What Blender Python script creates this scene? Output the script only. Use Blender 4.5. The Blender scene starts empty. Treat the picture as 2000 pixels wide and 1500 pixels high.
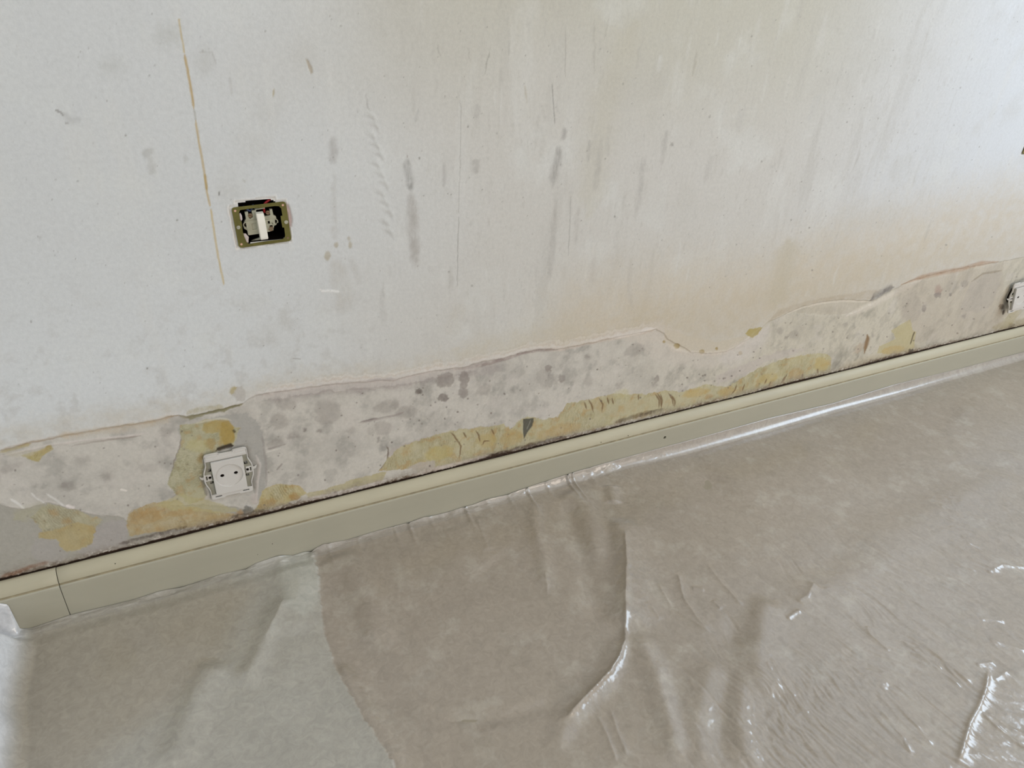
import bpy, bmesh, math
import numpy as np
from mathutils import Matrix, Vector

# ---------------------------------------------------------------- camera, lights, exposure
SC = bpy.context.scene
COL = SC.collection
F_PX = 1400.0
# world axes in camera axes (right, down, forward)
AX = np.array([[0.89627789, -0.18441507, 0.40333239],     # world +x
               [-0.05409074, 0.8571997, 0.5121356],       # world down
               [-0.44018193, -0.48083237, 0.75831399]])   # world +y, into the wall
CAM = np.array([0.0, -1.0, 0.9305])


def srgb(r, g, b):
    c = np.array([r, g, b], float) / 255.0
    return np.where(c <= 0.04045, c / 12.92, ((c + 0.055) / 1.055) ** 2.4)


cd = bpy.data.cameras.new('camera')
cam = bpy.data.objects.new('camera', cd)
COL.objects.link(cam)
SC.camera = cam
cd.sensor_fit = 'HORIZONTAL'
cd.sensor_width = 36.0
cd.lens = 36.0 * F_PX / 2000.0
cd.clip_start = 0.02
cd.clip_end = 60
# camera local axes (x right, y up, z back) in world coordinates
def cam2world(v):                                     # v in (right, down, forward)
    return Vector((float(AX[0] @ v), float(AX[2] @ v), float(-(AX[1] @ v))))
cx = cam2world(np.array([1, 0, 0.])); cy = cam2world(np.array([0, -1, 0.])); cz = cam2world(np.array([0, 0, -1.]))
M = Matrix.Identity(4)
for i in range(3):
    M[i][0] = cx[i]; M[i][1] = cy[i]; M[i][2] = cz[i]; M[i][3] = CAM[i]
cam.matrix_world = M

w = bpy.data.worlds.new('world')
SC.world = w
w.use_nodes = True
bg = w.node_tree.nodes['Background']
bg.inputs[0].default_value = (0.80, 0.90, 1.0, 1)
bg.inputs[1].default_value = 0.6


def area(name, loc, target, sx, sy, power, color):
    l = bpy.data.lights.new(name, 'AREA')
    l.shape = 'RECTANGLE'; l.size = sx; l.size_y = sy; l.energy = power; l.color = color
    o = bpy.data.objects.new(name, l)
    COL.objects.link(o)
    o.location = loc
    o.rotation_euler = (Vector(target) - Vector(loc)).to_track_quat('-Z', 'Z').to_euler()
    return o


# daylight through the side windows, plus an added warm front fill (all outside the frame)
area('window_daylight_right', (3.04, -1.15, 1.55), (0, -1.15, 1.55), 1.5, 1.3, 44, (0.68, 0.83, 1.0))
area('window_daylight_left', (-2.08, -1.9, 1.5), (0, -1.9, 1.5), 1.6, 1.3, 25, (0.88, 0.94, 1.0))
area('warm_fill_front', (1.85, -3.78, 1.5), (1.85, 0, 1.5), 1.9, 1.4, 43, (1.0, 0.85, 0.72))
vs = SC.view_settings
vs.view_transform = 'Standard'
vs.look = 'None'
vs.gamma = 1.0
vs.use_curve_mapping = False
vs.exposure = -0.13
SC.cycles.use_denoising = True
SC.cycles.max_bounces = 8


# ---------------------------------------------------------------- helpers
def ray(px, py):
    v = np.array([px - 1000.0, py - 750.0, F_PX])
    return np.array([AX[0] @ v, AX[2] @ v, -(AX[1] @ v)])


def on_wall(px, py, out=0.0):        # a photograph point as (x, z) on a plane `out` metres in front of the wall
    r = ray(px, py)
    k = (1.0 - out) / r[1]
    return np.array([r[0] * k, CAM[2] + r[2] * k])


def on_floor(px, py, h=0.002):       # as (x, y) on the floor
    r = ray(px, py)
    k = (h - CAM[2]) / r[2]
    return np.array([r[0] * k, -1.0 + r[1] * k])


def lattice(seed):
    return np.random.default_rng(seed).random((256, 256)).astype(np.float32)


def vnoise(x, y, seed):
    g = lattice(seed)
    xi = np.floor(x).astype(np.int64); yi = np.floor(y).astype(np.int64)
    fx = (x - xi).astype(np.float32); fy = (y - yi).astype(np.float32)
    fx = fx * fx * (3 - 2 * fx); fy = fy * fy * (3 - 2 * fy)
    x0 = xi & 255; x1 = (xi + 1) & 255; y0 = yi & 255; y1 = (yi + 1) & 255
    a = g[y0, x0] * (1 - fx) + g[y0, x1] * fx
    b = g[y1, x0] * (1 - fx) + g[y1, x1] * fx
    return (a * (1 - fy) + b * fy) * 2 - 1


def fbm(x, y, seed, octs=4, gain=0.5):
    s = 0; a = 1.0; t = 0; f = 1.0
    for i in range(octs):
        s = s + a * vnoise(x * f + 17.3 * i, y * f + 9.1 * i, seed + i)
        t += a; a *= gain; f *= 2.03
    return s / t


def sstep(e0, e1, v):
    t = np.clip((v - e0) / (e1 - e0), 0, 1)
    return t * t * (3 - 2 * t)


def seg_dist(X, Y, pts, closed):
    """distance to a polyline, the arclength parameter 0..1 at the nearest point and side sign"""
    n = len(pts)
    best = np.full(X.shape, 1e9, np.float32); tt = np.zeros(X.shape, np.float32); sd = np.zeros(X.shape, np.float32)
    m = n if closed else n - 1
    L = [0.0]
    for i in range(m):
        L.append(L[-1] + float(np.linalg.norm(np.array(pts[(i + 1) % n]) - np.array(pts[i]))))
    for i in range(m):
        ax, ay = pts[i]; bx, by = pts[(i + 1) % n]
        dx, dy = bx - ax, by - ay
        l2 = dx * dx + dy * dy + 1e-12
        t = np.clip(((X - ax) * dx + (Y - ay) * dy) / l2, 0, 1)
        qx = X - (ax + t * dx); qy = Y - (ay + t * dy)
        d = np.sqrt(qx * qx + qy * qy)
        k = d < best
        best = np.where(k, d, best)
        tt = np.where(k, (L[i] + t * (L[i + 1] - L[i])) / L[-1], tt)
        sd = np.where(k, np.sign(dx * qy - dy * qx), sd)
    return best, tt, sd


def inside(X, Y, pts):
    r = np.zeros(X.shape, bool); n = len(pts)
    for i in range(n):
        ax, ay = pts[i]; bx, by = pts[(i + 1) % n]
        if ay == by: continue
        c = ((ay > Y) != (by > Y)) & (X < (bx - ax) * (Y - ay) / (by - ay) + ax)
        r ^= c
    return r


Ya = (182, 173, 138); Yb = (182, 156, 106); Yc = (174, 142, 84)


class Surface:
    """a fine grid (u across, v up) with a colour and a relief height per point"""
    def __init__(s, us, vs_, conv, seed):
        s.us = us.astype(np.float32); s.vs = vs_.astype(np.float32); s.conv = conv
        s.U, s.V = np.meshgrid(s.us, s.vs)
        s.col = np.zeros(s.U.shape + (3,), np.float32)
        s.h = np.zeros(s.U.shape, np.float32)
        s.w1 = fbm(s.U * 100, s.V * 100, seed, 4, .68); s.w2 = fbm(s.U * 100, s.V * 100, seed + 20, 4, .68)   # edge wobble, 11 mm and finer
        s.n1 = fbm(s.U * 60, s.V * 60, seed + 40, 4, 0.6)

    def win(s, P, m):
        P = np.array(P)
        i0, i1 = np.searchsorted(s.us, [P[:, 0].min() - m, P[:, 0].max() + m])
        j0, j1 = np.searchsorted(s.vs, [P[:, 1].min() - m, P[:, 1].max() + m])
        return slice(j0, j1), slice(i0, i1)

    def pts(s, px):
        return [tuple(s.conv(*p)) for p in px]

    def blend(s, sl, a, color):
        if color is not None:
            c = srgb(*color) if not isinstance(color, np.ndarray) else color
            s.col[sl] = s.col[sl] * (1 - a[..., None]) + c * a[..., None]

    def patch(s, px, color, alpha=1.0, soft=.0012, warp=.002, dh=0.0, rough=0.0, stripes=None):
        P = s.pts(px); sl = s.win(P, soft * 2 + warp * 2 + .002)
        if s.U[sl].size == 0: return
        X = s.U[sl] + warp * s.w1[sl] * 2; Y = s.V[sl] + warp * s.w2[sl] * 2
        d, _, _ = seg_dist(X, Y, P, True)
        sd = np.where(inside(X, Y, P), d, -d)
        a = sstep(-soft, soft, sd)
        if rough: a = a * np.clip(1 - rough * (0.5 + 0.9 * s.n1[sl]), 0, 1)
        if stripes:
            per, amp, ang = stripes
            ca, sa = math.cos(ang), math.sin(ang)
            q = (s.U[sl] * ca + s.V[sl] * sa) + .004 * s.w1[sl] + .012 * fbm(s.U[sl] * 14, s.V[sl] * 14, 77, 2)
            a2 = a * (0.5 + 0.5 * np.sin(q * 2 * math.pi / per)) * sstep(-.5, .3, fbm(s.U[sl] * 30, s.V[sl] * 30, 78, 2)) * amp * 1.5
            s.h[sl] += a2 * .0005
        s.blend(sl, a * alpha, color)
        if stripes: s.blend(sl, np.clip(a2, 0, 1), tuple(int(v * .7) for v in color))
        if stripes or color in (Yb, Yc):      # uneven varnish: scraper streaks and cloudy wear
            q = fbm(s.U[sl] * 330 + 2 * s.w1[sl], s.V[sl] * 34, 91, 3, .7); r = fbm(s.U[sl] * 70, s.V[sl] * 70, 94, 4, .6)
            s.blend(sl, a * sstep(.15, .6, q) * .34, (140, 118, 72)); s.blend(sl, a * sstep(.1, .6, -q) * .3, (206, 198, 168))
            s.blend(sl, a * sstep(.0, .55, r) * .42, (196, 190, 164)); s.blend(sl, a * sstep(.05, .5, -r) * .5, (178, 142, 88))
        if dh: s.h[sl] += dh * a
        return

    def stroke(s, px, wpx, color, alpha=1.0, soft=.6, warp=.0006, dh=0.0, rough=0.0, tip=.12):
        """wpx: full width in photograph pixels; dh: relief with a round cross-section"""
        P = s.pts(px)
        mid = px[len(px) // 2]
        k = 0.5 * (np.linalg.norm(s.conv(mid[0] + 1, mid[1]) - s.conv(*mid)) + np.linalg.norm(s.conv(mid[0], mid[1] + 1) - s.conv(*mid)))
        wd = wpx * k / 2
        sl = s.win(P, wd * 2.2 + warp * 2 + .002)
        if s.U[sl].size == 0: return
        X = s.U[sl] + warp * s.w1[sl] * 2; Y = s.V[sl] + warp * s.w2[sl] * 2
        d, t, _ = seg_dist(X, Y, P, False)
        big = wpx >= 7 and rough >= .5 and tip
        ww = wd * ((0.55 if big else 0.25) + (0.45 if big else 0.75) * sstep(0, tip, t) * sstep(0, tip, 1 - t)) if tip else wd
        a = 1 - sstep(1 - soft, 1 + soft, d / ww)
        if rough: a = a * np.clip(1 - rough * (0.5 + 1.1 * s.n1[sl]), 0, 1)
        if big: a = a * sstep(0, tip * .4, t) * sstep(0, tip * .6, 1 - t) * np.clip(.95 + .8 * fbm(s.U[sl] * 260, s.V[sl] * 45, 97, 3, .7), 0, 1)
        s.blend(sl, a * alpha, color)
        if dh: s.h[sl] += dh * np.exp(-(d / ww) ** 2) * (sstep(0, tip, t) * sstep(0, tip, 1 - t) if tip else 1)

    def blob(s, x, y, rx, ry, color, alpha=.6, soft=.003, ang=0, warp=.003, dh=0, rough=.35):
        px = []
        for i in range(14):
            a = i * math.tau / 14
            u, v = rx * math.cos(a), ry * math.sin(a)
            px.append((x + u * math.cos(ang) - v * math.sin(ang), y + u * math.sin(ang) + v * math.cos(ang)))
        s.patch(px, color, alpha, soft, warp, dh, rough)


def spacing(stops):
    """grid lines through (position, step) stops with the step easing from one stop to the next"""
    out = [stops[0][0]]
    xs_ = [p for p, _ in stops]; st = [q for _, q in stops]
    while out[-1] < xs_[-1]:
        out.append(out[-1] + float(np.interp(out[-1], xs_, st)))
    return np.array(out)


def grid_mesh(name, co, col, keep=None, flip=False):
    nv, nu = co.shape[:2]
    me = bpy.data.meshes.new(name)
    idx = np.arange(nu * nv).reshape(nv, nu)
    q = np.stack([idx[:-1, :-1], idx[:-1, 1:], idx[1:, 1:], idx[1:, :-1]], -1)
    if flip: q = q[..., ::-1]
    q = q.reshape(-1, 4)
    if keep is not None: q = q[keep.reshape(-1)]
    me.vertices.add(nu * nv)
    me.vertices.foreach_set('co', co.reshape(-1).astype(np.float32))
    me.loops.add(q.size)
    me.loops.foreach_set('vertex_index', q.reshape(-1).astype(np.int32))
    me.polygons.add(len(q))
    me.polygons.foreach_set('loop_start', (np.arange(len(q)) * 4).astype(np.int32))
    me.polygons.foreach_set('loop_total', np.full(len(q), 4, np.int32))
    me.update(calc_edges=True)
    me.polygons.foreach_set('use_smooth', np.ones(len(q), bool))
    at = me.color_attributes.new('pigment', 'FLOAT_COLOR', 'POINT')
    c4 = np.ones((nu * nv, 4), np.float32)
    c4[:, :3] = col.reshape(-1, 3)
    at.data.foreach_set('color', c4.reshape(-1))
    return me


def link(name, me, mat=None, parent=None):
    o = bpy.data.objects.new(name, me)
    COL.objects.link(o)
    if mat and not me.materials: me.materials.append(mat)
    if parent: o.parent = parent
    return o


def structure(o):
    o['kind'] = 'structure'
    return o


# ---------------------------------------------------------------- materials
def mat(name, color, rough=.5, metal=0.0, spec=.5, var=0.0, scale=40, bump=0.0, bscale=200, bdist=.0004, attr=False, coat=0.0,
        coat_rough=.1, stretch=None, coat_bump=None, distort=0.0):
    m = bpy.data.materials.new(name)
    m.use_nodes = True
    nt = m.node_tree; N = nt.nodes; L = nt.links
    b = N['Principled BSDF']
    b.inputs['Roughness'].default_value = rough
    b.inputs['Metallic'].default_value = metal
    b.inputs['Specular IOR Level'].default_value = spec
    b.inputs['Coat Weight'].default_value = coat
    b.inputs['Coat Roughness'].default_value = coat_rough
    b.inputs['Coat IOR'].default_value = 1.7
    tc = N.new('ShaderNodeTexCoord')
    vec = tc.outputs['Object']
    if stretch:
        mp = N.new('ShaderNodeMapping'); mp.inputs['Scale'].default_value = stretch
        L.new(vec, mp.inputs['Vector']); vec = mp.outputs['Vector']
    if attr:
        a = N.new('ShaderNodeAttribute'); a.attribute_name = 'pigment'
        base = a.outputs['Color']
    else:
        c = N.new('ShaderNodeRGB'); c.outputs[0].default_value = (*srgb(*color), 1)
        base = c.outputs[0]
    if var:
        n = N.new('ShaderNodeTexNoise'); n.inputs['Scale'].default_value = scale
        n.inputs['Detail'].default_value = 8; n.inputs['Roughness'].default_value = .65
        n.inputs['Distortion'].default_value = distort
        L.new(vec, n.inputs['Vector'])
        mr = N.new('ShaderNodeMapRange')
        mr.inputs['From Min'].default_value = .3; mr.inputs['From Max'].default_value = .7
        mr.inputs['To Min'].default_value = 1 - var; mr.inputs['To Max'].default_value = 1 + var
        L.new(n.outputs['Fac'], mr.inputs['Value'])
        vm = N.new('ShaderNodeVectorMath'); vm.operation = 'SCALE'
        L.new(base, vm.inputs[0]); L.new(mr.outputs[0], vm.inputs['Scale'])
        base = vm.outputs[0]
    L.new(base, b.inputs['Base Color'])
    if bump:
        n2 = N.new('ShaderNodeTexNoise'); n2.inputs['Scale'].default_value = bscale
        n2.inputs['Detail'].default_value = 6; n2.inputs['Roughness'].default_value = .6
        L.new(vec, n2.inputs['Vector'])
        bp = N.new('ShaderNodeBump'); bp.inputs['Strength'].default_value = bump; bp.inputs['Distance'].default_value = bdist
        L.new(n2.outputs['Fac'], bp.inputs['Height'])
        L.new(bp.outputs[0], b.inputs['Normal'])
        if coat:
            bp2 = N.new('ShaderNodeBump'); bp2.inputs['Strength'].default_value = coat_bump or bump; bp2.inputs['Distance'].default_value = bdist
            L.new(n2.outputs['Fac'], bp2.inputs['Height']); L.new(bp2.outputs[0], b.inputs['Coat Normal'])
    return m


M_wall = mat('old_plaster', None, rough=.62, spec=.35, attr=True, var=.06, scale=190, bump=.5, bscale=420, bdist=.0006)
M_room = mat('white_wall_paint', (222, 224, 224), rough=.8, var=.02, scale=6)
M_ceiling = mat('ceiling_paint', (236, 235, 230), rough=.9, var=.02, scale=6)
M_floor = mat('floor_board', (150, 140, 122), rough=.6, var=.06, scale=9)
M_base = mat('cream_gloss_paint', (172, 167, 149), rough=.5, spec=.4, var=.03, scale=30, bump=.25, bscale=60, bdist=.0006, stretch=(.25, 1, 1))
M_bevel = mat('lit_bevel_paint', (181, 173, 149), rough=.5, spec=.4, var=.06, scale=22, bump=.25, bscale=60, bdist=.0006, stretch=(.25, 1, 1))  # lighter copy of the board paint: light from above put into the colour
M_groove = mat('dark_groove_paint', (150, 139, 112), rough=.8, var=.25, scale=60)  # darker paint for the groove between bevel and front
M_film = mat('felt_backed_film', None, rough=.5, spec=.4, attr=True, var=.14, scale=80, distort=1.1, bump=.45, bscale=70, bdist=.0014,
             coat=1.0, coat_rough=.17, coat_bump=.3)
M_plastic = mat('aged_white_plastic', (208, 203, 196), rough=.42, spec=.45, var=.02, scale=60)
M_plastic_grey = mat('grey_recess_plastic', (158, 155, 140), rough=.7, spec=.3, var=.08, scale=90)  # darker grey for the plate inside the raised rim
M_dark = mat('dark_hole', (24, 17, 13), rough=.9, spec=.1, var=.4, scale=50)
M_brass = mat('olive_passivated_steel', (106, 101, 50), rough=.42, metal=.35, var=.22, scale=55, bump=.3, bscale=160, bdist=.0003)
M_rust = mat('rusty_steel', (128, 106, 82), rough=.6, metal=.3, var=.2, scale=120)
M_screw = mat('zinc_screw', (196, 196, 184), rough=.3, metal=.8, var=.15, scale=300)
M_plaster_disc = mat('pink_plaster_disc', (212, 168, 146), rough=.55, metal=.15, var=.1, scale=300)
M_mech = mat('grey_bakelite', (170, 167, 146), rough=.6, var=.12, scale=120, bump=.2, bscale=200)
M_rocker = mat('ivory_rocker', (232, 227, 214), rough=.3, spec=.5, var=.02, scale=60)
M_red = mat('red_wire', (150, 22, 28), rough=.4)
M_blue = mat('blue_wire', (60, 74, 110), rough=.45)
M_plaster = mat('raw_pink_plaster', (206, 192, 188), rough=.9, var=.1, scale=200, bump=.6, bscale=300, bdist=.001)
M_frame = mat('window_frame_paint', (230, 230, 226), rough=.4, var=.01)
M_rustscrew = mat('dark_screw', (74, 62, 46), rough=.5, metal=.5, var=.2, scale=300)

# ---------------------------------------------------------------- wall_back: relief and pigment
SWC = np.array([0.12809, 0.59668]); SWA = math.radians(2.3)        # switch centre and tilt
SKC = np.array([0.03015, 0.19801])                                  # left socket centre
SW2 = np.array([1.8665, 0.6290])
SK2 = np.array([2.0760, 0.2080])

us = spacing([(-2.3, .25), (-.62, .03), (-.42, .0011), (.7, .0011), (1.4, .0016), (2.3, .0022), (2.42, .02), (3.06, .3)])
vz = spacing([(0, .02), (.078, .002), (.088, .0011), (.37, .0012), (.45, .0018), (.97, .0018), (1.05, .03), (2.6, .4)])
us[-1] = 3.06; vz[-1] = 2.6
W = Surface(us, vz, lambda a, b: on_wall(a, b), 3)
U, V = W.U, W.V

# painted plaster: cool white skim with broad beige and pale patches
base = srgb(208, 209, 208)
warm = srgb(203, 197, 184)
beige = srgb(190, 186, 170)
low = fbm(U * 2.4, V * 2.4, 101, 3)
mid = fbm(U * 9, V * 9, 111, 4, .6)
streak = fbm(U * 26, V * 5, 121, 4, .6)
def mixc(c, a):
    W.col[:] = W.col * (1 - a[..., None]) + c * a[..., None]
W.col[:] = base
W.blend((slice(None), slice(None)), np.clip(sstep(.05, .45, U + .25 * low + .1 * (V - .5)) * .75, 0, 1), (200, 195, 186))
mixc(beige, sstep(.62, .95, V + .12 * low) * sstep(.1, .5, U) * sstep(1.6, .9, U) * .85)
mixc(srgb(213, 217, 222), sstep(1.05, 1.7, U + .2 * low) * sstep(.26, .5, V - .05 * low) * .8)  # bluish window light growing to the right, painted into the pigment
mixc(srgb(216, 218, 218), sstep(.25, -.1, U + .1 * low) * sstep(.62, .4, V + .06 * low) * .6)
mixc(srgb(186, 182, 172), sstep(.1, .6, mid + .3 * low) * .22)
mixc(srgb(216, 217, 213), sstep(.15, .6, -mid) * .3)
mixc(srgb(178, 174, 166), sstep(.2, .65, streak) * .28 * sstep(.25, .5, U) * sstep(1.7, 1.2, U))
mixc(srgb(214, 213, 208), sstep(.2, .6, fbm(U * 30, V * 7, 141, 4, .6)) * .25)
k = sstep(.05, .5, fbm(U * 55, V * 55, 143, 4, .65)) * sstep(.62, .35, V + .1 * low) * sstep(.6, .1, U)
mixc(srgb(178, 174, 168), k * .3)
k = sstep(.2, .6, fbm(U * 180, V * 60, 147, 4, .7)) * sstep(.2, .5, U) * sstep(1.9, 1.4, U)
mixc(srgb(180, 176, 168), k * .3)
W.h += .0006 * mid + .0003 * streak

BOUND = [(-80, 905), (0, 880), (60, 864), (130, 850), (200, 838), (300, 822), (350, 811), (365, 815), (420, 803), (475, 788), (500, 773), (550, 764),
         (640, 752), (700, 746), (770, 742), (850, 724), (905, 718), (940, 706), (985, 700), (1020, 689), (1060, 682), (1100, 681), (1180, 664),
         (1240, 652), (1280, 644), (1296, 650), (1306, 664), (1330, 676), (1350, 688), (1375, 691), (1420, 687), (1470, 657), (1500, 629), (1535, 613), (1570, 598),
         (1610, 589), (1650, 585), (1700, 587), (1714, 583), (1740, 567), (1780, 548), (1830, 535), (1880, 524), (1950, 512), (2010, 500), (2120, 478)]
# beige stain that fades upward from the stripped edge
for off, wd, al in ((6, 60, .5), (14, 34, .45)):
    W.stroke([(x, y - off) for x, y in BOUND[:26]], wd, (196, 186, 168), al * .65, soft=.95, tip=0, warp=.006, rough=.5)
W.stroke([(1150, 640), (1300, 610), (1450, 595), (1600, 530), (1750, 490), (1900, 440), (2060, 410)], 130, (198, 184, 160), .7, soft=.95, tip=0, warp=.01, rough=.3)
W.stroke([(1250, 650), (1400, 640), (1500, 600), (1700, 540), (1900, 500), (2060, 480)], 60, (190, 178, 156), .5, soft=.9, tip=0, warp=.008, rough=.4)
W.stroke([(890, 690), (980, 670), (1060, 655), (1140, 640)], 46, (196, 187, 168), .4, soft=.9, warp=.008, rough=.4)
W.stroke([(1540, 470), (1530, 540), (1515, 600)], 40, (188, 178, 156), .5, soft=.9, warp=.004)
W.stroke([(1240, 40), (1180, 200), (1150, 420)], 60, (190, 184, 166), .35, soft=.9, warp=.006)

# the stripped band of raw pinkish plaster
band = BOUND + [(2120, 760), (1000, 1010), (-80, 1260)]
P = W.pts(band[:len(BOUND)])
bl = np.interp(us, [p[0] for p in P], [p[1] for p in P])
bl += .0022 * fbm(us * 60, us * 0, 61, 4, .6)
sd = bl[None, :] - V
inb = sstep(-.0012, .0014, sd + .0016 * W.w1) * (U > -1)
bx = sstep(.55, 1.3, U)[..., None]
bandcol = srgb(200, 194, 184) * (1 - bx) + srgb(198, 190, 173) * bx
bandcol = bandcol * (1 - .22 * sstep(.15, .6, fbm(U * 20, V * 16, 159, 5, .68)))[..., None]
bandcol = bandcol * (1 - .18 * sstep(.1, .6, fbm(U * 34, V * 20, 158, 4, .65)) * bx[..., 0])[..., None]
bandcol = bandcol * (1 + .05 * fbm(U * 330, V * 330, 155, 3, .7)[..., None])
k = sstep(-.1, .5, fbm(U * 16, V * 16, 151, 5, .6))
bandcol = bandcol * (1 - .13 * k[..., None])
k = sstep(.12, .5, fbm(U * 42, V * 36, 161, 4, .6))
bandcol = bandcol * (1 - .16 * k[..., None])
k = sstep(.15, .55, fbm(U * 9, V * 12, 157, 4, .6)) * sstep(.9, .5, U)
bandcol = bandcol * (1 - .16 * k[..., None])
k = sstep(.1, .5, fbm(U * 22, V * 22, 171, 4, .6))
bandcol = bandcol * (1 - k[..., None] * .3) + srgb(204, 196, 188) * k[..., None] * .3
W.col[:] = W.col * (1 - inb[..., None]) + bandcol * inb[..., None]
W.h += -.0012 * inb + inb * .0004 * fbm(U * 70, V * 70, 181, 3)

W.patch([(1240, 660), (1288, 636), (1340, 660), (1420, 676), (1480, 650), (1510, 640), (1440, 705), (1380, 722), (1310, 712), (1260, 690)], (203, 194, 182), .65, soft=.008, warp=.006)
W.patch([(1170, 655), (1290, 625), (1340, 655), (1300, 670), (1240, 668)], (203, 193, 180), .6, soft=.006, warp=.006)
# torn lip along the edge: pale ridge with its shadow painted as a brown line under it
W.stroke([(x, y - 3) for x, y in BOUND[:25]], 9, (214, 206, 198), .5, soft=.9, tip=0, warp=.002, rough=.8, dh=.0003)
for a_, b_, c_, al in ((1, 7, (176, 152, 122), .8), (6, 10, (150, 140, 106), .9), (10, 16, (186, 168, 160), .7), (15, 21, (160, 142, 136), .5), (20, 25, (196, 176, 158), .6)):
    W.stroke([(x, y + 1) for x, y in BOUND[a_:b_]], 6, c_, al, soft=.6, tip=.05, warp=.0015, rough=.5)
W.stroke([(505, 784), (560, 775), (620, 764), (700, 757), (790, 750), (870, 736), (930, 728), (1000, 714)], 22, (158, 148, 144), .7, soft=.8, warp=.003, rough=.6)
W.stroke([(715, 744), (740, 741), (770, 740)], 6, (130, 116, 116), .8, rough=.4)
W.stroke([(890, 722), (905, 720), (940, 714), (985, 702), (1020, 690), (1050, 684), (1090, 683)], 7, (140, 122, 116), .8, rough=.3)
W.stroke([(500, 768), (600, 750), (680, 738), (760, 733), (840, 722), (870, 715), (960, 700)], 10, (210, 202, 194), .6, soft=.8, warp=.003, rough=.8, dh=.0003)
W.stroke([(1200, 660), (1240, 652), (1280, 641)], 5, (226, 216, 204), .8)
W.stroke([(380, 812), (420, 806), (470, 791)], 5, (84, 78, 52), .8, rough=.3, dh=-.001)
W.stroke([(362, 806), (400, 799), (440, 794)], 10, (168, 156, 116), .8, rough=.6, warp=.002)
W.patch([(362, 812), (400, 806), (440, 796), (475, 790), (440, 803), (400, 812), (370, 822)], (140, 134, 104), .85, warp=.002)
W.patch([(450, 765), (470, 752), (480, 770), (478, 783), (520, 768), (500, 778), (460, 785)], (186, 180, 172), .8, warp=.003)
W.stroke([(452, 770), (455, 760), (462, 757)], 8, (178, 162, 112), .8, rough=.4)
W.stroke([(0, 885), (25, 878), (60, 868)], 7, (178, 160, 104), .7, rough=.4)
W.stroke([(110, 853), (180, 842), (250, 835), (300, 825), (340, 815)], 16, (196, 180, 156), .7, rough=.6, warp=.003)
W.stroke([(0, 893), (90, 872), (170, 860), (270, 850), (290, 846)], 5, (206, 196, 188), .8, rough=.4, dh=.0005)
W.stroke([(140, 872), (210, 860), (275, 852)], 4, (150, 136, 126), .6, rough=.4)

for o_, w_, c_, al in ((-4, 12, (214, 206, 198), .6), (-9, 4, (196, 180, 162), .5), (-13, 3, (218, 210, 200), .5), (-17, 3, (190, 178, 160), .35)):
    W.stroke([(x, y + o_) for x, y in BOUND[10:25]], w_, c_, al, soft=.8, tip=.08, warp=.004, rough=.49, dh=.0002)
for o_, w_, c_, al in ((7, 14, (206, 197, 189), .6), (14, 4, (158, 146, 140), .5)):
    W.stroke([(x, y + o_) for x, y in BOUND[10:18]], w_, c_, al, soft=.8, tip=.1, warp=.004, rough=.49, dh=.0002)

# right-hand part: a lens of sandy render and the ridge line above it
W.patch([(1540, 611), (1570, 598), (1610, 589), (1650, 586), (1700, 587), (1712, 588), (1690, 601), (1655, 616), (1600, 616)], (188, 178, 160), .6, soft=.0025, dh=-.0008, rough=.35)
W.patch([(1500, 629), (1520, 606), (1560, 592), (1620, 580), (1690, 568), (1720, 566), (1708, 585), (1650, 584), (1600, 590), (1560, 600), (1530, 613)], (180, 166, 144), .75, soft=.003, rough=.5)
W.stroke([(1700, 586), (1713, 577), (1730, 567), (1745, 561)], 11, (98, 92, 90), .9, soft=.9, rough=.45, warp=.002, dh=-.001)
W.stroke([(1760, 556), (1800, 542), (1840, 533), (1880, 526), (1910, 516), (1950, 511)], 7, (176, 148, 124), .85, rough=.3, tip=.2, dh=-.0006)
W.stroke([(1535, 614), (1570, 600), (1610, 591), (1650, 588), (1700, 589)], 4, (222, 212, 196), .6)
W.stroke([(1655, 617), (1690, 602), (1720, 588), (1760, 566), (1800, 548)], 10, (214, 204, 190), .6, dh=.0008)
W.patch([(1750, 560), (1880, 530), (1960, 515), (1960, 640), (1900, 655), (1790, 670), (1760, 620)], (180, 168, 152), .55, soft=.006, rough=.3)
W.patch([(1876, 606), (1884, 580), (1898, 552), (1920, 536), (1958, 530), (1950, 560), (1938, 596), (1905, 612)], (178, 169, 158), .6, soft=.003, warp=.005, rough=.3)
W.stroke([(1898, 551), (1920, 535), (1957, 529)], 3, (150, 138, 120), .7)
W.patch([(1300, 642), (1340, 655), (1400, 668), (1460, 655), (1430, 684), (1375, 690), (1320, 684), (1297, 664)], (198, 186, 164), .6, soft=.003)
for x, y, r in ((1298, 668, 3), (1322, 676, 6), (1371, 687, 5), (1400, 681, 3), (1447, 690, 4)):
    W.blob(x, y, r, r, (160, 138, 86), .9, soft=.0012, warp=.001)
W.stroke([(1300, 670), (1320, 684), (1345, 690), (1375, 692), (1420, 688), (1445, 676), (1475, 650)], 7, (218, 206, 192), .6, rough=.5, dh=.0006)
W.stroke([(1410, 700), (1450, 692), (1480, 670), (1500, 640)], 30, (206, 198, 190), .6, soft=.8, rough=.3)
W.patch([(1456, 652), (1464, 642), (1490, 639), (1481, 654), (1470, 661)], (172, 154, 88), .9, warp=.002, rough=.2)

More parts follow.
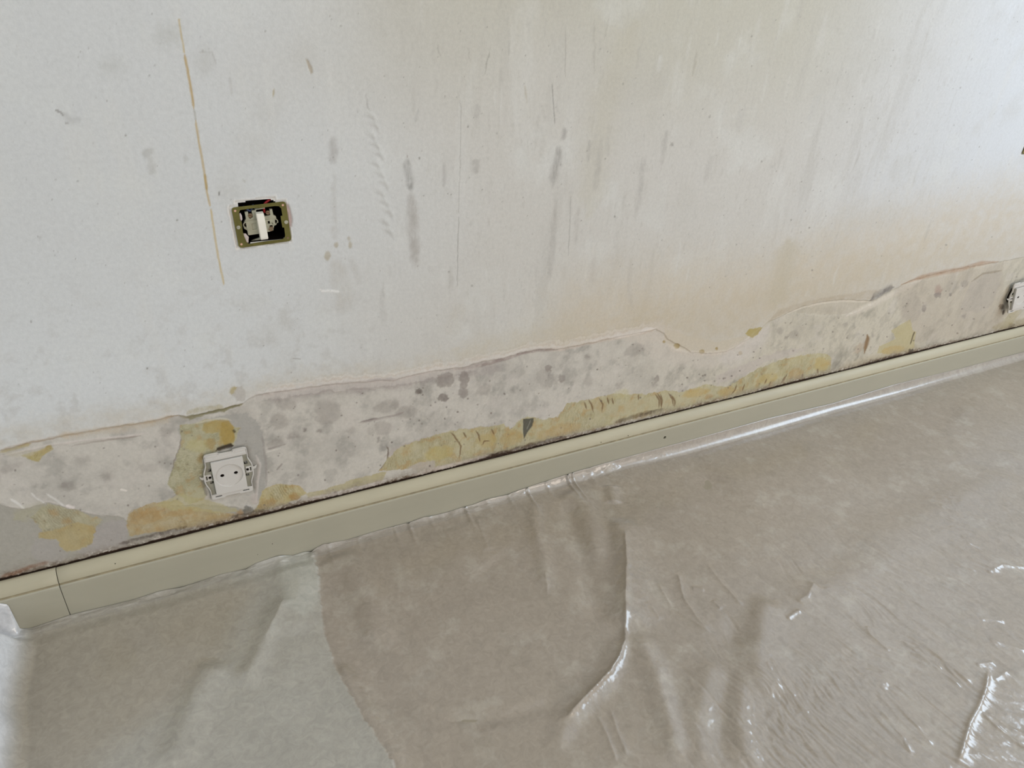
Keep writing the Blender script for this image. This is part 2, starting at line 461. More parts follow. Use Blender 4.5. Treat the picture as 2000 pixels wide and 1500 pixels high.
# darker plaster and filler patches in the band
W.patch([(348, 836), (400, 822), (440, 812), (480, 806), (503, 822), (512, 850), (519, 900), (521, 950), (506, 988), (470, 900), (430, 860), (352, 860)], (166, 162, 155), .9, soft=.0015, warp=.003, rough=.2)
W.stroke([(512, 850), (520, 910), (521, 950)], 4, (150, 142, 136), .5)
W.patch([(-60, 980), (0, 985), (45, 994), (95, 981), (160, 998), (200, 1009), (240, 1010), (250, 1020), (330, 990), (400, 985), (490, 996), (520, 1020), (400, 1060), (250, 1095), (130, 1130), (-60, 1180)],
        (166, 161, 150), .95, soft=.0012, warp=.002, rough=.12, dh=-.0004)
W.patch([(180, 1062), (185, 1035), (205, 1022), (240, 1014), (250, 1030), (250, 1075), (200, 1090), (160, 1090), (150, 1078)], (172, 165, 160), .8, soft=.001, warp=.002)
W.patch([(70, 1055), (110, 1056), (132, 1082), (120, 1100), (80, 1105), (60, 1080)], (172, 166, 160), .7, soft=.003, warp=.002)
W.stroke([(0, 986), (45, 995), (95, 981), (160, 999), (205, 1010)], 4, (212, 204, 196), .7, rough=.5, dh=.0006)
W.stroke([(20, 975), (35, 985), (48, 995)], 4, (226, 222, 216), .8); W.stroke([(60, 962), (72, 975), (88, 985)], 3, (222, 218, 212), .7)
W.stroke([(90, 965), (110, 978), (125, 990)], 4, (222, 218, 212), .7)
W.stroke([(130, 988), (145, 994)], 8, (230, 220, 214), .8); W.stroke([(234, 957), (248, 960)], 4, (232, 224, 214), .9)
W.stroke([(353, 850), (350, 880), (338, 910), (330, 935), (333, 950), (345, 966), (335, 972)], 3, (148, 138, 126), .8, dh=-.0008, warp=.0015)
W.patch([(750, 895), (770, 874), (830, 855), (905, 838), (960, 832), (985, 826), (900, 850), (830, 868), (775, 885)], (182, 172, 164), .8, warp=.002)
W.stroke([(740, 922), (757, 900), (759, 880), (755, 872)], 2.5, (120, 106, 92), .8, dh=-.0008)
W.patch([(1400, 735), (1480, 700), (1530, 684), (1580, 680), (1560, 690), (1500, 706), (1450, 735), (1400, 752)], (190, 179, 172), .5, soft=.002, warp=.003)

st = (.0042, .55, .25)
W.patch([(352, 832), (375, 829), (400, 821), (430, 823), (455, 834), (471, 835), (463, 850), (458, 868), (430, 882), (398, 890), (396, 930), (402, 975), (372, 986), (342, 966), (328, 946), (331, 925), (345, 900), (353, 870)],
        (180, 174, 136), .85, rough=.15, stripes=(.0026, .35, 1.35))
W.patch([(398, 830), (425, 821), (446, 822), (456, 834), (458, 864), (447, 872), (430, 868), (428, 846), (402, 848), (394, 840)], (174, 152, 92), .85, rough=.2, warp=.0015)
W.patch([(432, 826), (448, 824), (456, 836), (457, 864), (436, 870), (431, 846)], (166, 138, 66), .65, rough=.2, warp=.0015)
W.blob(410, 868, 10, 12, (168, 142, 86), .8); W.blob(393, 895, 6, 12, (156, 128, 76), .7); W.blob(385, 870, 20, 14, (182, 172, 120), .6)
W.stroke([(456, 840), (459, 846)], 5, (96, 84, 52), .9)
W.stroke([(380, 828), (430, 818), (452, 822)], 4, (206, 200, 180), .6)
W.patch([(40, 891), (70, 882), (101, 870), (105, 877), (86, 889), (76, 903), (62, 901), (46, 893)], (178, 160, 90), .85, warp=.0012, stripes=(.0028, .5, 1.35), rough=.2)
W.patch([(0, 885), (50, 882), (90, 873), (60, 892), (20, 893)], (196, 188, 168), .5, soft=.002)
W.patch([(60, 1012), (92, 984), (150, 999), (201, 1018), (183, 1036), (180, 1066), (150, 1077), (130, 1080), (110, 1056), (75, 1052), (85, 1038)], Ya, .75, rough=.15, warp=.0025, stripes=(.0034, .4, .2))
W.patch([(110, 1034), (150, 1022), (182, 1030), (181, 1062), (165, 1070), (130, 1081), (111, 1055), (76, 1053), (80, 1040)], (180, 160, 112), .75, warp=.0025, rough=.25)
W.stroke([(92, 990), (60, 1000), (30, 1015)], 26, (176, 170, 140), .6, soft=.8, rough=.3)
W.patch([(248, 1004), (268, 996), (290, 986), (346, 977), (362, 990), (420, 998), (470, 1007), (484, 1018), (440, 1026), (340, 1036), (256, 1047), (247, 1028)], (182, 160, 114), .85, warp=.0025, rough=.2, stripes=(.003, .2, .4))
W.patch([(300, 988), (350, 966), (400, 975), (430, 985), (470, 1000), (420, 1002), (340, 997)], (184, 174, 128), .7, soft=.0015, warp=.0025, rough=.3)
W.blob(285, 1012, 34, 13, (178, 144, 90), .5, ang=-.25); W.blob(350, 1003, 28, 7, (176, 142, 84), .5, ang=-.1); W.blob(430, 1012, 30, 6, (176, 144, 86), .5)
W.patch([(486, 1008), (500, 994), (512, 960), (540, 945), (570, 948), (594, 953), (597, 966), (562, 985), (520, 998), (496, 1016)], (186, 170, 116), .9, warp=.002, rough=.2, stripes=st)
W.blob(520, 985, 20, 9, (166, 134, 80), .55, ang=-.3); W.blob(575, 970, 10, 8, (168, 132, 78), .7)
W.patch([(597, 966), (640, 955), (700, 934), (756, 922), (746, 940), (700, 950), (650, 962), (602, 976)], (178, 166, 118), .75, warp=.002, rough=.3)
W.blob(470, 1003, 6, 5, (176, 130, 66), .8); W.blob(500, 1010, 12, 6, (160, 116, 62), .7, ang=-.2)
Y6 = [(742, 922), (758, 896), (776, 876), (830, 857), (870, 846), (900, 839), (960, 834), (985, 829), (996, 840), (1008, 826), (1030, 814), (1060, 820), (1090, 815), (1106, 790), (1150, 781), (1200, 770),
      (1260, 770), (1300, 763), (1330, 766), (1380, 751), (1420, 756), (1446, 741), (1480, 720), (1530, 702), (1580, 692), (1612, 690), (1625, 702), (1622, 728), (1500, 762), (1400, 787), (1250, 818), (1080, 858), (1000, 880), (900, 903), (820, 922), (800, 915), (780, 918)]
W.patch(Y6, (184, 174, 134), .92, warp=.0025, rough=.18, stripes=(.0036, .3, .05))
W.patch([(1290, 770), (1350, 766), (1400, 770), (1300, 800), (1200, 815), (1150, 800), (1200, 790)], (186, 178, 148), .5, soft=.003)
for x, y, rx, ry, c, al in ((1100, 840, 36, 12, (180, 146, 92), .5), (1060, 850, 14, 10, (178, 146, 92), .4), (1000, 856, 24, 14, (182, 154, 98), .5), (1175, 795, 10, 12, (174, 140, 88), .4), (1215, 800, 8, 8, (182, 146, 84), .4),
                           (950, 862, 20, 14, (184, 160, 100), .6), (860, 885, 30, 14, (188, 172, 112), .6), (820, 905, 16, 6, (180, 158, 104), .5), (1360, 768, 30, 8, (188, 160, 98), .6), (1420, 765, 20, 8, (186, 158, 100), .6),
                           (1500, 740, 20, 10, (186, 164, 104), .6), (1555, 730, 14, 10, (178, 140, 90), .45), (1605, 712, 14, 14, (190, 168, 110), .7), (1215, 770, 16, 8, (192, 184, 140), .5), (1255, 812, 20, 5, (176, 150, 100), .4), (1385, 775, 8, 5, (172, 130, 74), .6)):
    W.blob(x, y, rx, ry, c, al, ang=-.22, soft=.004)
W.patch([(796, 914), (820, 903), (850, 900), (850, 912), (880, 906), (900, 905), (830, 926)], (184, 174, 164), .8, warp=.002)
W.patch([(1740, 646), (1765, 632), (1779, 624), (1783, 644), (1790, 650), (1786, 680), (1770, 691), (1745, 692), (1714, 690), (1718, 676), (1735, 670), (1750, 662), (1746, 652)], (186, 174, 132), .85, warp=.0015, rough=.15)
W.blob(1745, 684, 24, 8, (186, 156, 96), .6, ang=-.1)
W.stroke([(1787, 648), (1783, 660), (1779, 673)], 2.6, (96, 82, 58), .9, dh=-.0006)
W.stroke([(1694, 654), (1695, 664), (1692, 676), (1689, 690)], 8, (134, 104, 68), .9, tip=.4, dh=-.0008)
W.stroke([(1680, 672), (1676, 690)], 14, (176, 154, 130), .5, soft=.9)
W.stroke([(1625, 735), (1700, 712), (1760, 696), (1800, 690)], 22, (180, 162, 122), .6, soft=.8, rough=.3)
W.patch([(1023, 819), (1043, 818), (1041, 832), (1030, 846), (1024, 858), (1022, 840)], (88, 86, 76), .95, soft=.0008, warp=.0008, dh=-.001)
W.stroke([(1037, 822), (1030, 840)], 2, (140, 138, 126), .7)
W.blob(485, 998, 10, 9, (98, 96, 88), .95, soft=.0012, dh=.002)
for l in (((880, 845), (888, 852), (895, 866)), ((893, 858), (901, 872), (899, 888), (897, 896)), ((943, 870), (946, 862), (958, 862)), ((1280, 770), (1288, 782), (1288, 798)), ((1284, 768), (1291, 780), (1292, 796)), ((1290, 770), (1294, 782), (1292, 798)),
          ((1306, 768), (1314, 780), (1316, 794)), ((1312, 772), (1319, 784), (1318, 796)), ((1170, 778), (1178, 790), (1176, 806)), ((1150, 780), (1156, 792), (1160, 806)), ((1142, 786), (1146, 800)), ((1186, 776), (1190, 790)), ((1247, 770), (1248, 782)), ((1196, 778), (1199, 790)),
          ((1440, 750), (1436, 762), (1428, 772)), ((1455, 750), (1450, 764)), ((1498, 740), (1494, 750)), ((1538, 730), (1530, 748)), ((1534, 735), (1526, 750)), ((1568, 730), (1568, 742)), ((1597, 720), (1598, 730)), ((1506, 745), (1502, 756)), ((905, 845), (912, 856)), ((930, 842), (936, 852), (938, 866)), ((960, 838), (966, 850))):
    W.stroke(l, 2.6, (116, 88, 56), .8, dh=-.0005, tip=.3, warp=.0004)

# blotches and bruises in the raw plaster
D1 = (138, 128, 121); D2 = (104, 92, 86)
for x, y, rx, ry, c, al, an in ((870, 742, 19, 15, D1, .75, -.3), (906, 742, 10, 17, D1, .8, 0), (905, 768, 10, 13, D1, .7, .2), (866, 776, 10, 9, D2, .8, -.5), (818, 766, 8, 5, (96, 84, 76), .9, -.1), (1072, 720, 9, 7, D1, .85, -.4), (1097, 740, 7, 8, D1, .7, .2),
                                (640, 805, 26, 26, D1, .4, .3), (545, 824, 18, 16, D1, .45, .2), (755, 795, 26, 12, D1, .5, -.2), (795, 806, 22, 12, D1, .4, -.2), (747, 836, 18, 14, D1, .4, 0), (596, 841, 4, 4, D2, .85, 0), (573, 852, 12, 6, D1, .6, -.2), (535, 868, 18, 8, D1, .45, -.3), (625, 842, 6, 4, D1, .7, 0),
                                (560, 790, 20, 12, D1, .4, 0), (688, 842, 8, 6, D1, .5, 0), (740, 860, 4, 4, D2, .6, 0), (945, 762, 14, 12, D1, .45, 0), (1240, 684, 20, 12, D1, .4, -.4), (1283, 742, 5, 8, D1, .7, .2), (1280, 752, 6, 4, D1, .6, 0), (1210, 755, 8, 6, D1, .4, 0), (1150, 745, 10, 12, D1, .3, 0), (1066, 740, 18, 20, D1, .3, 0), (1150, 697, 7, 4, D1, .6, 0),
                                (130, 950, 14, 9, D1, .55, 0), (210, 932, 12, 9, D1, .5, 0), (20, 915, 20, 8, D1, .35, -.2), (325, 845, 12, 10, D1, .4, 0), (290, 915, 20, 10, D1, .25, 0), (68, 950, 4, 3, D2, .6, 0), (160, 900, 16, 8, D1, .3, 0),
                                (1833, 566, 8, 9, (160, 132, 120), .6, .1), (1832, 577, 8, 6, D1, .75, .1), (1857, 575, 3, 4, D2, .8, .3), (1805, 603, 5, 8, D1, .75, .2), (1885, 555, 8, 7, D1, .5, -.5), (1884, 618, 4, 4, D1, .6, 0), (1860, 560, 12, 14, D1, .3, 0), (1780, 600, 20, 30, D1, .25, 0),
                                (1524, 648, 6, 9, D1, .5, .5), (1551, 655, 10, 9, D1, .45, .3), (1537, 658, 4, 3, D2, .6, 0), (1651, 635, 6, 4, D1, .6, -.3), (1705, 655, 3, 4, D1, .5, 0), (1958, 602, 5, 6, D2, .6, .3), (1620, 606, 14, 6, D1, .2, 0)):  # the mark left of the second socket is its painted shadow
    W.blob(x, y, rx, ry, c, al, ang=an, soft=.0018 if al > .6 else .004)
W.stroke([(700, 826), (722, 822), (745, 818), (775, 811), (790, 806)], 5, (150, 138, 132), .7, rough=.5)
W.stroke([(706, 824), (730, 819), (760, 814)], 3, (120, 108, 104), .7, rough=.6)
W.stroke([(520, 884), (535, 880), (550, 876)], 3, (214, 208, 198), .7); W.stroke([(520, 879), (545, 872), (560, 868)], 3, (140, 130, 124), .5)
W.stroke([(540, 920), (552, 906)], 3, (136, 124, 118), .6)
rng = np.random.default_rng(8)
for i in range(240):                                     # pits and specks in the raw plaster
    x = rng.uniform(0, 1990); f = rng.uniform(.08, .95) ** .9
    yb = np.interp(x, [p[0] for p in BOUND], [p[1] for p in BOUND]); y = yb + f * (1130 - .2465 * x - yb)
    r = rng.uniform(.8, 2.2)
    W.blob(x, y, r, r * rng.uniform(.7, 1.1), (112, 100, 92), rng.uniform(.3, .8), soft=.0009, warp=.0004, dh=-.0003, rough=0)

# crumbling dirty joint above the skirting
gapn = sstep(-.25, .45, fbm(us * 7, us * 0 + 2.2, 70, 3))
bz = .0955 + .0024 * gapn + .0008 * fbm(us * 200, us * 0, 72, 3, .7)
dz = V - bz[None, :]
rub = sstep(.022, .000, dz + .010 * fbm(U * 60, V * 60, 81, 4, .65)) * (U > -1)
mixc(srgb(150, 140, 126), rub * .7)
W.h += rub * .0008 * fbm(U * 260, V * 260, 82, 3)
g3 = fbm(U * 200, V * 260, 83, 4, .7)
mixc(srgb(104, 84, 66), sstep(.0105, .0005, dz + .009 * g3) * sstep(-.55, .35, fbm(U * 9, V * 0, 84, 3) + .1) * .8)
mixc(srgb(208, 198, 188), sstep(.15, .45, fbm(U * 240, V * 240, 85, 4, .7)) * sstep(.013, .004, dz) * sstep(-.001, .0015, dz) * .75)
mixc(srgb(70, 52, 40), sstep(.0016, -.0004, dz + .002 * g3))
W.h += .0012 * sstep(.01, .0, dz) * sstep(-.001, .001, dz) * np.clip(g3 * 2, 0, 1)
W.h += -.0032 * sstep(.0008, -.0008, dz)
W.stroke([(0, 1128), (30, 1120), (60, 1108), (100, 1098)], 9, (132, 92, 66), .8, rough=.8)
for a_, b_ in (((890, 910), (1110, 852)), ((1200, 826), (1300, 800)), ((930, 902), (1000, 884)), ((1690, 712), (1760, 696)), ((230, 1065), (370, 1030)), ((450, 1012), (520, 998))):
    W.stroke([a_, ((a_[0] + b_[0]) / 2, (a_[1] + b_[1]) / 2 - 1), b_], 7, (70, 52, 40), .75, rough=.5, warp=.002, dh=-.001)
W.stroke([(800, 932), (840, 920), (900, 905), (960, 890)], 7, (206, 192, 180), .7, rough=.6, dh=.001)
W.stroke([(590, 978), (660, 966), (720, 950), (760, 938)], 9, (206, 194, 186), .6, rough=.7, dh=.001)
for x, y in ((1780, 686), (1978, 634), (1974, 640), (486, 1020)):
    W.blob(x, y, 5, 4, (78, 66, 56), .9, soft=.001, dh=.001)
W.stroke([(1940, 640), (1970, 634), (2010, 628)], 10, (160, 146, 112), .6, rough=.4)
W.stroke([(1975, 610), (1978, 630)], 24, (172, 160, 124), .6, soft=.8)

# marks on the painted part
W.stroke([(349, 36), (354, 66), (360, 104)], 3.4, (196, 176, 130), .85, tip=.02, warp=.0003)
W.stroke([(360, 104), (366, 134), (374, 180), (379, 214)], 5.0, (184, 158, 108), .85, tip=.1, warp=.0003)
W.stroke([(379, 214), (382, 235)], 3.4, (176, 174, 166), .8, warp=.0003)
W.stroke([(382, 235), (390, 286), (397, 325), (404, 375), (411, 405)], 4.0, (188, 166, 122), .8, tip=.04, warp=.0003)
W.stroke([(400, 340), (404, 372)], 4.6, (176, 150, 92), .7, warp=.0003)
W.stroke([(411, 405), (418, 450), (426, 500), (433, 535), (438, 558)], 3.6, (196, 176, 130), .8, tip=.05, warp=.0003)
W.patch([(597, 114), (603, 118), (609, 130), (611, 142), (607, 146), (602, 132)], (178, 168, 152), .95, soft=.0007, warp=.0005, dh=-.0006)
W.patch([(533, 176), (536, 174), (536, 184), (532, 191)], (184, 174, 150), .95, soft=.0007, warp=.0003, dh=-.0005)
W.stroke([(106, 214), (118, 220), (124, 227)], 4, (150, 146, 142), .8); W.blob(129, 240, 2, 2, (130, 126, 122), .8, soft=.0008)
W.stroke([(124, 222), (140, 236), (158, 232)], 12, (186, 186, 184), .6, soft=.9)
W.blob(290, 300, 12, 10, (172, 170, 164), .6, ang=-.6); W.blob(294, 325, 10, 16, (174, 172, 166), .45); W.blob(220, 130, 26, 18, (184, 184, 178), .4, soft=.01)
W.blob(330, 70, 28, 22, (186, 186, 180), .5, soft=.01); W.blob(400, 120, 18, 30, (188, 187, 182), .45, soft=.008); W.blob(360, 310, 6, 9, (176, 175, 170), .5); W.blob(80, 465, 4, 4, (160, 156, 150), .5)
W.stroke([(385, 100), (415, 104), (422, 125)], 3, (182, 180, 176), .6)
W.stroke([(449, 150), (453, 185)], 5, (190, 188, 184), .5)
W.blob(475, 358, 4, 3, (176, 174, 166), .7, soft=.001); W.blob(589, 348, 1.6, 1.6, (90, 86, 80), .9, soft=.0005); W.blob(428, 376, 1.6, 1.2, (110, 106, 100), .8, soft=.0005)
SM = (156, 151, 146)
for l, wd, c, al in ((((652, 262), (650, 290), (651, 325)), 16, SM, .5), (((653, 330), (652, 400), (655, 450)), 10, (184, 181, 176), .5), (((651, 440), (655, 470)), 12, (178, 172, 164), .5),
                     (((797, 306), (795, 322), (800, 350), (803, 378)), 13, (128, 125, 121), .7), (((801, 370), (805, 410), (808, 470), (812, 530)), 20, (160, 153, 146), .7), (((795, 300), (797, 308)), 3, (126, 104, 92), .8),
                     (((1103, 248), (1100, 275)), 9, SM, .7), (((1091, 282), (1090, 305), (1084, 330), (1078, 372)), 15, (138, 133, 128), .65), (((1087, 380), (1080, 470), (1072, 560)), 12, (170, 165, 158), .6),
                     (((1150, 270), (1150, 320)), 8, (164, 160, 154), .5), (((1176, 260), (1168, 330), (1160, 380)), 12, (168, 164, 157), .5), (((1258, 300), (1250, 380), (1240, 430)), 11, (166, 162, 156), .5), (((1302, 250), (1296, 300), (1290, 330)), 10, (164, 160, 154), .5),
                     (((930, 200), (932, 235)), 12, (174, 170, 164), .6), (((928, 310), (930, 340)), 16, (164, 160, 154), .6), (((868, 315), (866, 370)), 7, (168, 164, 160), .6), (((818, 210), (812, 240)), 6, (172, 169, 164), .6), (((855, 90), (860, 110)), 3, (164, 160, 150), .7), (((916, 95), (918, 125)), 3, (168, 164, 154), .6),
                     (((957, 95), (952, 120), (948, 145)), 3.4, (160, 156, 146), .7), (((1162, 40), (1161, 80), (1160, 140)), 4, (166, 161, 150), .6), (((1190, 30), (1180, 80)), 3, (170, 165, 152), .6), (((1026, 165), (1030, 200)), 4, (176, 166, 144), .6), (((1160, 500), (1158, 560)), 14, (180, 174, 166), .4),
                     (((715, 182), (717, 205), (722, 218)), 4, SM, .6), (((655, 500), (668, 560), (672, 620)), 30, (184, 178, 168), .5), (((684, 500), (705, 560)), 12, (180, 175, 168), .4), (((745, 560), (750, 640)), 10, (178, 174, 168), .35), (((1362, 95), (1358, 125), (1352, 150)), 6, (172, 166, 150), .6),
                     (((1388, 225), (1386, 232)), 4, (140, 134, 126), .7), (((1390, 300), (1375, 360)), 12, (176, 172, 165), .4), (((1450, 210), (1440, 260)), 16, (182, 178, 172), .4), (((1600, 180), (1580, 240)), 14, (190, 190, 186), .4), (((1232, 500), (1228, 560), (1236, 610)), 10, (176, 168, 156), .4),
                     (((1310, 280), (1314, 285)), 6, (140, 134, 128), .7), (((1130, 400), (1124, 480)), 10, (174, 168, 160), .4), (((900, 590), (880, 660)), 26, (188, 180, 166), .4), (((745, 680), (735, 740)), 8, (182, 178, 172), .4), (((552, 600), (560, 650)), 20, (192, 190, 184), .4)):
    W.stroke(l, wd, c, al, soft=.8, rough=.55, tip=.3, warp=.0015)
W.stroke([(896, 182), (900, 210), (899, 300), (896, 400), (895, 420)], 1.6, (160, 156, 150), .5, tip=.1, dh=-.0002)
W.stroke([(896, 420), (894, 480), (893, 560)], 1.8, (150, 146, 140), .5, tip=.1, dh=-.0003)
W.stroke([(1078, 160), (1081, 205), (1084, 245)], 2, (140, 136, 130), .6, tip=.1, dh=-.0003)
W.stroke([(1105, 60), (1104, 150)], 2, (160, 155, 146), .5); W.stroke([(1115, 380), (1110, 500)], 2, (150, 146, 140), .4)
W.stroke([(625, 570), (650, 568), (664, 571)], 4, (232, 230, 226), .9, dh=.0004); W.stroke([(624, 565), (634, 571)], 3, (228, 224, 220), .8)
W.stroke([(572, 700), (588, 702)], 2, (150, 146, 140), .6)
for x, y, r in ((656, 478, 4), (681, 466, 3), (684, 478, 4), (640, 500, 6)):
    W.blob(x, y, r, r * 1.6, (166, 152, 122), .7, soft=.0015, warp=.001)
for i in range(13):                                     # row of comb-like trowel ribs
    t = i / 12
    x = 725 + 35 * t + 6 * math.sin(i * 2.1); y = 222 + 225 * t
    W.stroke([(x - 12, y - 8), (x + 2, y + 2), (x + 14, y + 16)], 7, (208, 208, 204), .3, soft=.8, tip=.4, dh=.00045)
    W.stroke([(x - 14, y + 1), (x, y + 10), (x + 10, y + 22)], 6, (176, 174, 170), .4, soft=.9, tip=.4, dh=-.0005, rough=.4)
for i in range(420):                                     # fine dark specks
    x = rng.uniform(5, 1990); y = rng.uniform(20, 860 - .2 * x)
    r = rng.uniform(.5, 1.3) if rng.random() < .9 else rng.uniform(1.2, 2.2)
    W.blob(x, y, r, r, (120, 114, 106), rng.uniform(.25, .7), soft=.0006, warp=0, rough=0)
for i in range(70):                                      # faint trowel marks
    x = rng.uniform(620, 1900); y = rng.uniform(20, 560); l_ = rng.uniform(20, 80); k = (859 - x) / (3087 - y)
    W.stroke([(x, y), (x + k * l_ / 2 + rng.uniform(-3, 3), y + l_ / 2), (x + k * l_, y + l_)], rng.uniform(2, 10),
             (176, 172, 164) if rng.random() < .6 else (216, 215, 210), rng.uniform(.15, .45), soft=.9, rough=.6, tip=.4, dh=rng.uniform(-.0003, .0003))
# broken plaster round the switch and the sockets
def around(c, ang, u, v):
    return np.array([c[0] + (u * math.cos(ang) - v * math.sin(ang)) / 1000, c[1] + (u * math.sin(ang) + v * math.cos(ang)) / 1000])
def local(c, ang):
    du = (U - c[0]) * 1000; dv = (V - c[1]) * 1000
    return du * math.cos(ang) + dv * math.sin(ang), -du * math.sin(ang) + dv * math.cos(ang)
hole = np.zeros(U.shape, bool)
for c in (SWC, SW2):
    lu, lv = local(c, SWA)
    d = np.maximum(np.abs(lu) - 37, np.abs(lv) - 29.5)
    d2 = np.maximum(np.abs(lu + 2) - 26, np.abs(lv - 30) - 5.5)
    d = np.minimum(d, d2) + 1.2 * W.w1
    a = sstep(3.2, .8, d)
    W.col[:] = W.col * (1 - a[..., None] * .8) + srgb(226, 222, 216) * a[..., None] * .8
    W.h[:] = np.where(d < .2, W.h * 0 - .0012, W.h + .0006 * a)
    e = sstep(1.0, -1.0, np.sqrt(((lu - 38.5) / 3.6) ** 2 + ((lv - 8) / 17) ** 2) * 4 - 4 + 1.2 * W.w2)
    W.col[:] = W.col * (1 - e[..., None]) + srgb(204, 184, 180) * e[..., None]
    W.h -= .002 * e
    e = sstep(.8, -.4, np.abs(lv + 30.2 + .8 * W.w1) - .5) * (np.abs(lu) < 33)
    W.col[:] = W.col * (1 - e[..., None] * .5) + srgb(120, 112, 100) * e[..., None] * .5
    hole |= ((np.abs(lu - 1) < 31) & (np.abs(lv) < 25)) | ((lu > -25.5 + .6 * W.w2) & (lu < 25 - np.clip(lv - 29, 0, 9) * 1.5) & (lv > 20) & (lv < 34.2 + 1.0 * W.w1))
for c in (SKC, SK2):
    lu, lv = local(c, 0)
    hole |= (lu * lu + lv * lv) < 29.0 ** 2
    d = np.maximum(np.abs(lu) - 33, np.abs(lv) - 45) + 2 * W.w1
    a = sstep(2.5, -1, d)
    W.h -= .0006 * a
W.stroke([(422, 881), (438, 875), (455, 871)], 10, (62, 50, 38), .95, dh=-.002)
W.stroke([(390, 930), (396, 940), (404, 970)], 5, (134, 128, 112), .7); W.stroke([(500, 890), (508, 910), (503, 940), (500, 980)], 5, (206, 196, 188), .7, dh=.001, rough=.3)
W.stroke([(494, 965), (500, 985)], 12, (196, 184, 176), .7, rough=.4, dh=.001)
W.blob(1958, 600, 6, 6, (128, 114, 98), .8, soft=.001, dh=-.002); W.stroke([(1962, 606), (1961, 614)], 4, (62, 48, 38), .9, dh=-.002)  # shadow beside the tilted second socket, painted as dark marks
W.stroke([(1965, 560), (1961, 575)], 3, (204, 194, 176), .6)

co = np.stack([U, -W.h, V], -1)
cellU = (hole[:-1, :-1] & hole[1:, 1:] & hole[:-1, 1:] & hole[1:, :-1])
wall = structure(link('wall_back', grid_mesh('wall_back', co, np.clip(W.col, 0, 1), keep=~cellU), M_wall))
del W, U, V, co, bandcol, low, mid, streak, inb, sd, dz, rub

# ---------------------------------------------------------------- simple solids
def solid(name, boxes, m, parent=None, bevel=0.0):
    bm = bmesh.new()
    for (x0, x1, y0, y1, z0, z1) in boxes:
        r = bmesh.ops.create_cube(bm, size=1)
        for v in r['verts']:
            v.co = Vector((x0 + (v.co.x + .5) * (x1 - x0), y0 + (v.co.y + .5) * (y1 - y0), z0 + (v.co.z + .5) * (z1 - z0)))
    if bevel:
        bmesh.ops.bevel(bm, geom=bm.edges[:], offset=bevel, segments=2, affect='EDGES')
    me = bpy.data.meshes.new(name); bm.to_mesh(me); bm.free()
    return link(name, me, m, parent)


XL, XR, YF, ZC = -2.2, 3.06, -3.8, 2.6
structure(solid('floor', [(XL, XR, YF, .0, -.05, 0)], M_floor))
structure(solid('ceiling', [(XL, XR, YF, 0, ZC, ZC + .05)], M_ceiling))
structure(solid('wall_right', [(XR, XR + .1, YF, 0, 0, .85), (XR, XR + .1, YF, 0, 2.25, ZC), (XR, XR + .1, -.35, 0, .85, 2.25), (XR, XR + .1, YF, -1.95, .85, 2.25)], M_room))
structure(solid('wall_left', [(XL - .1, XL, YF, 0, 0, .8), (XL - .1, XL, YF, 0, 2.2, ZC), (XL - .1, XL, -1.05, 0, .8, 2.2), (XL - .1, XL, YF, -2.75, .8, 2.2)], M_room))
structure(solid('wall_front', [(XL, XR, YF - .1, YF, 0, .75), (XL, XR, YF - .1, YF, 2.25, ZC), (XL, .85, YF - .1, YF, .75, 2.25), (2.85, XR, YF - .1, YF, .75, 2.25)], M_room))
structure(solid('window_1', [(XR + .02, XR + .07, -1.95, -.35, .85, .91), (XR + .02, XR + .07, -1.95, -.35, 2.19, 2.25), (XR + .02, XR + .07, -.41, -.35, .85, 2.25), (XR + .02, XR + .07, -1.95, -1.89, .85, 2.25)], M_frame))
structure(solid('window_2', [(XL - .07, XL - .02, -2.75, -1.05, .8, .86), (XL - .07, XL - .02, -2.75, -1.05, 2.14, 2.2), (XL - .07, XL - .02, -1.11, -1.05, .8, 2.2), (XL - .07, XL - .02, -2.75, -2.69, .8, 2.2)], M_frame))
structure(solid('window_3', [(.85, 2.85, YF - .07, YF - .02, .75, .81), (.85, 2.85, YF - .07, YF - .02, 2.19, 2.25), (.85, .91, YF - .07, YF - .02, .75, 2.25), (2.79, 2.85, YF - .07, YF - .02, .75, 2.25)], M_frame))

# ---------------------------------------------------------------- skirting board in two lengths, with a screw
PROF = [(.0006, 0), (.0006, .0945), (.0018, .0955), (.0055, .0955), (.0075, .0947), (.0105, .0922), (.0135, .0888), (.0162, .0846), (.0178, .0800), (.0184, .0770), (.0184, .0757),
        (.0180, .0750), (.0184, .0743), (.0196, .0738), (.0206, .0728), (.0209, .0710), (.0209, .0680), (.0209, .0), ]


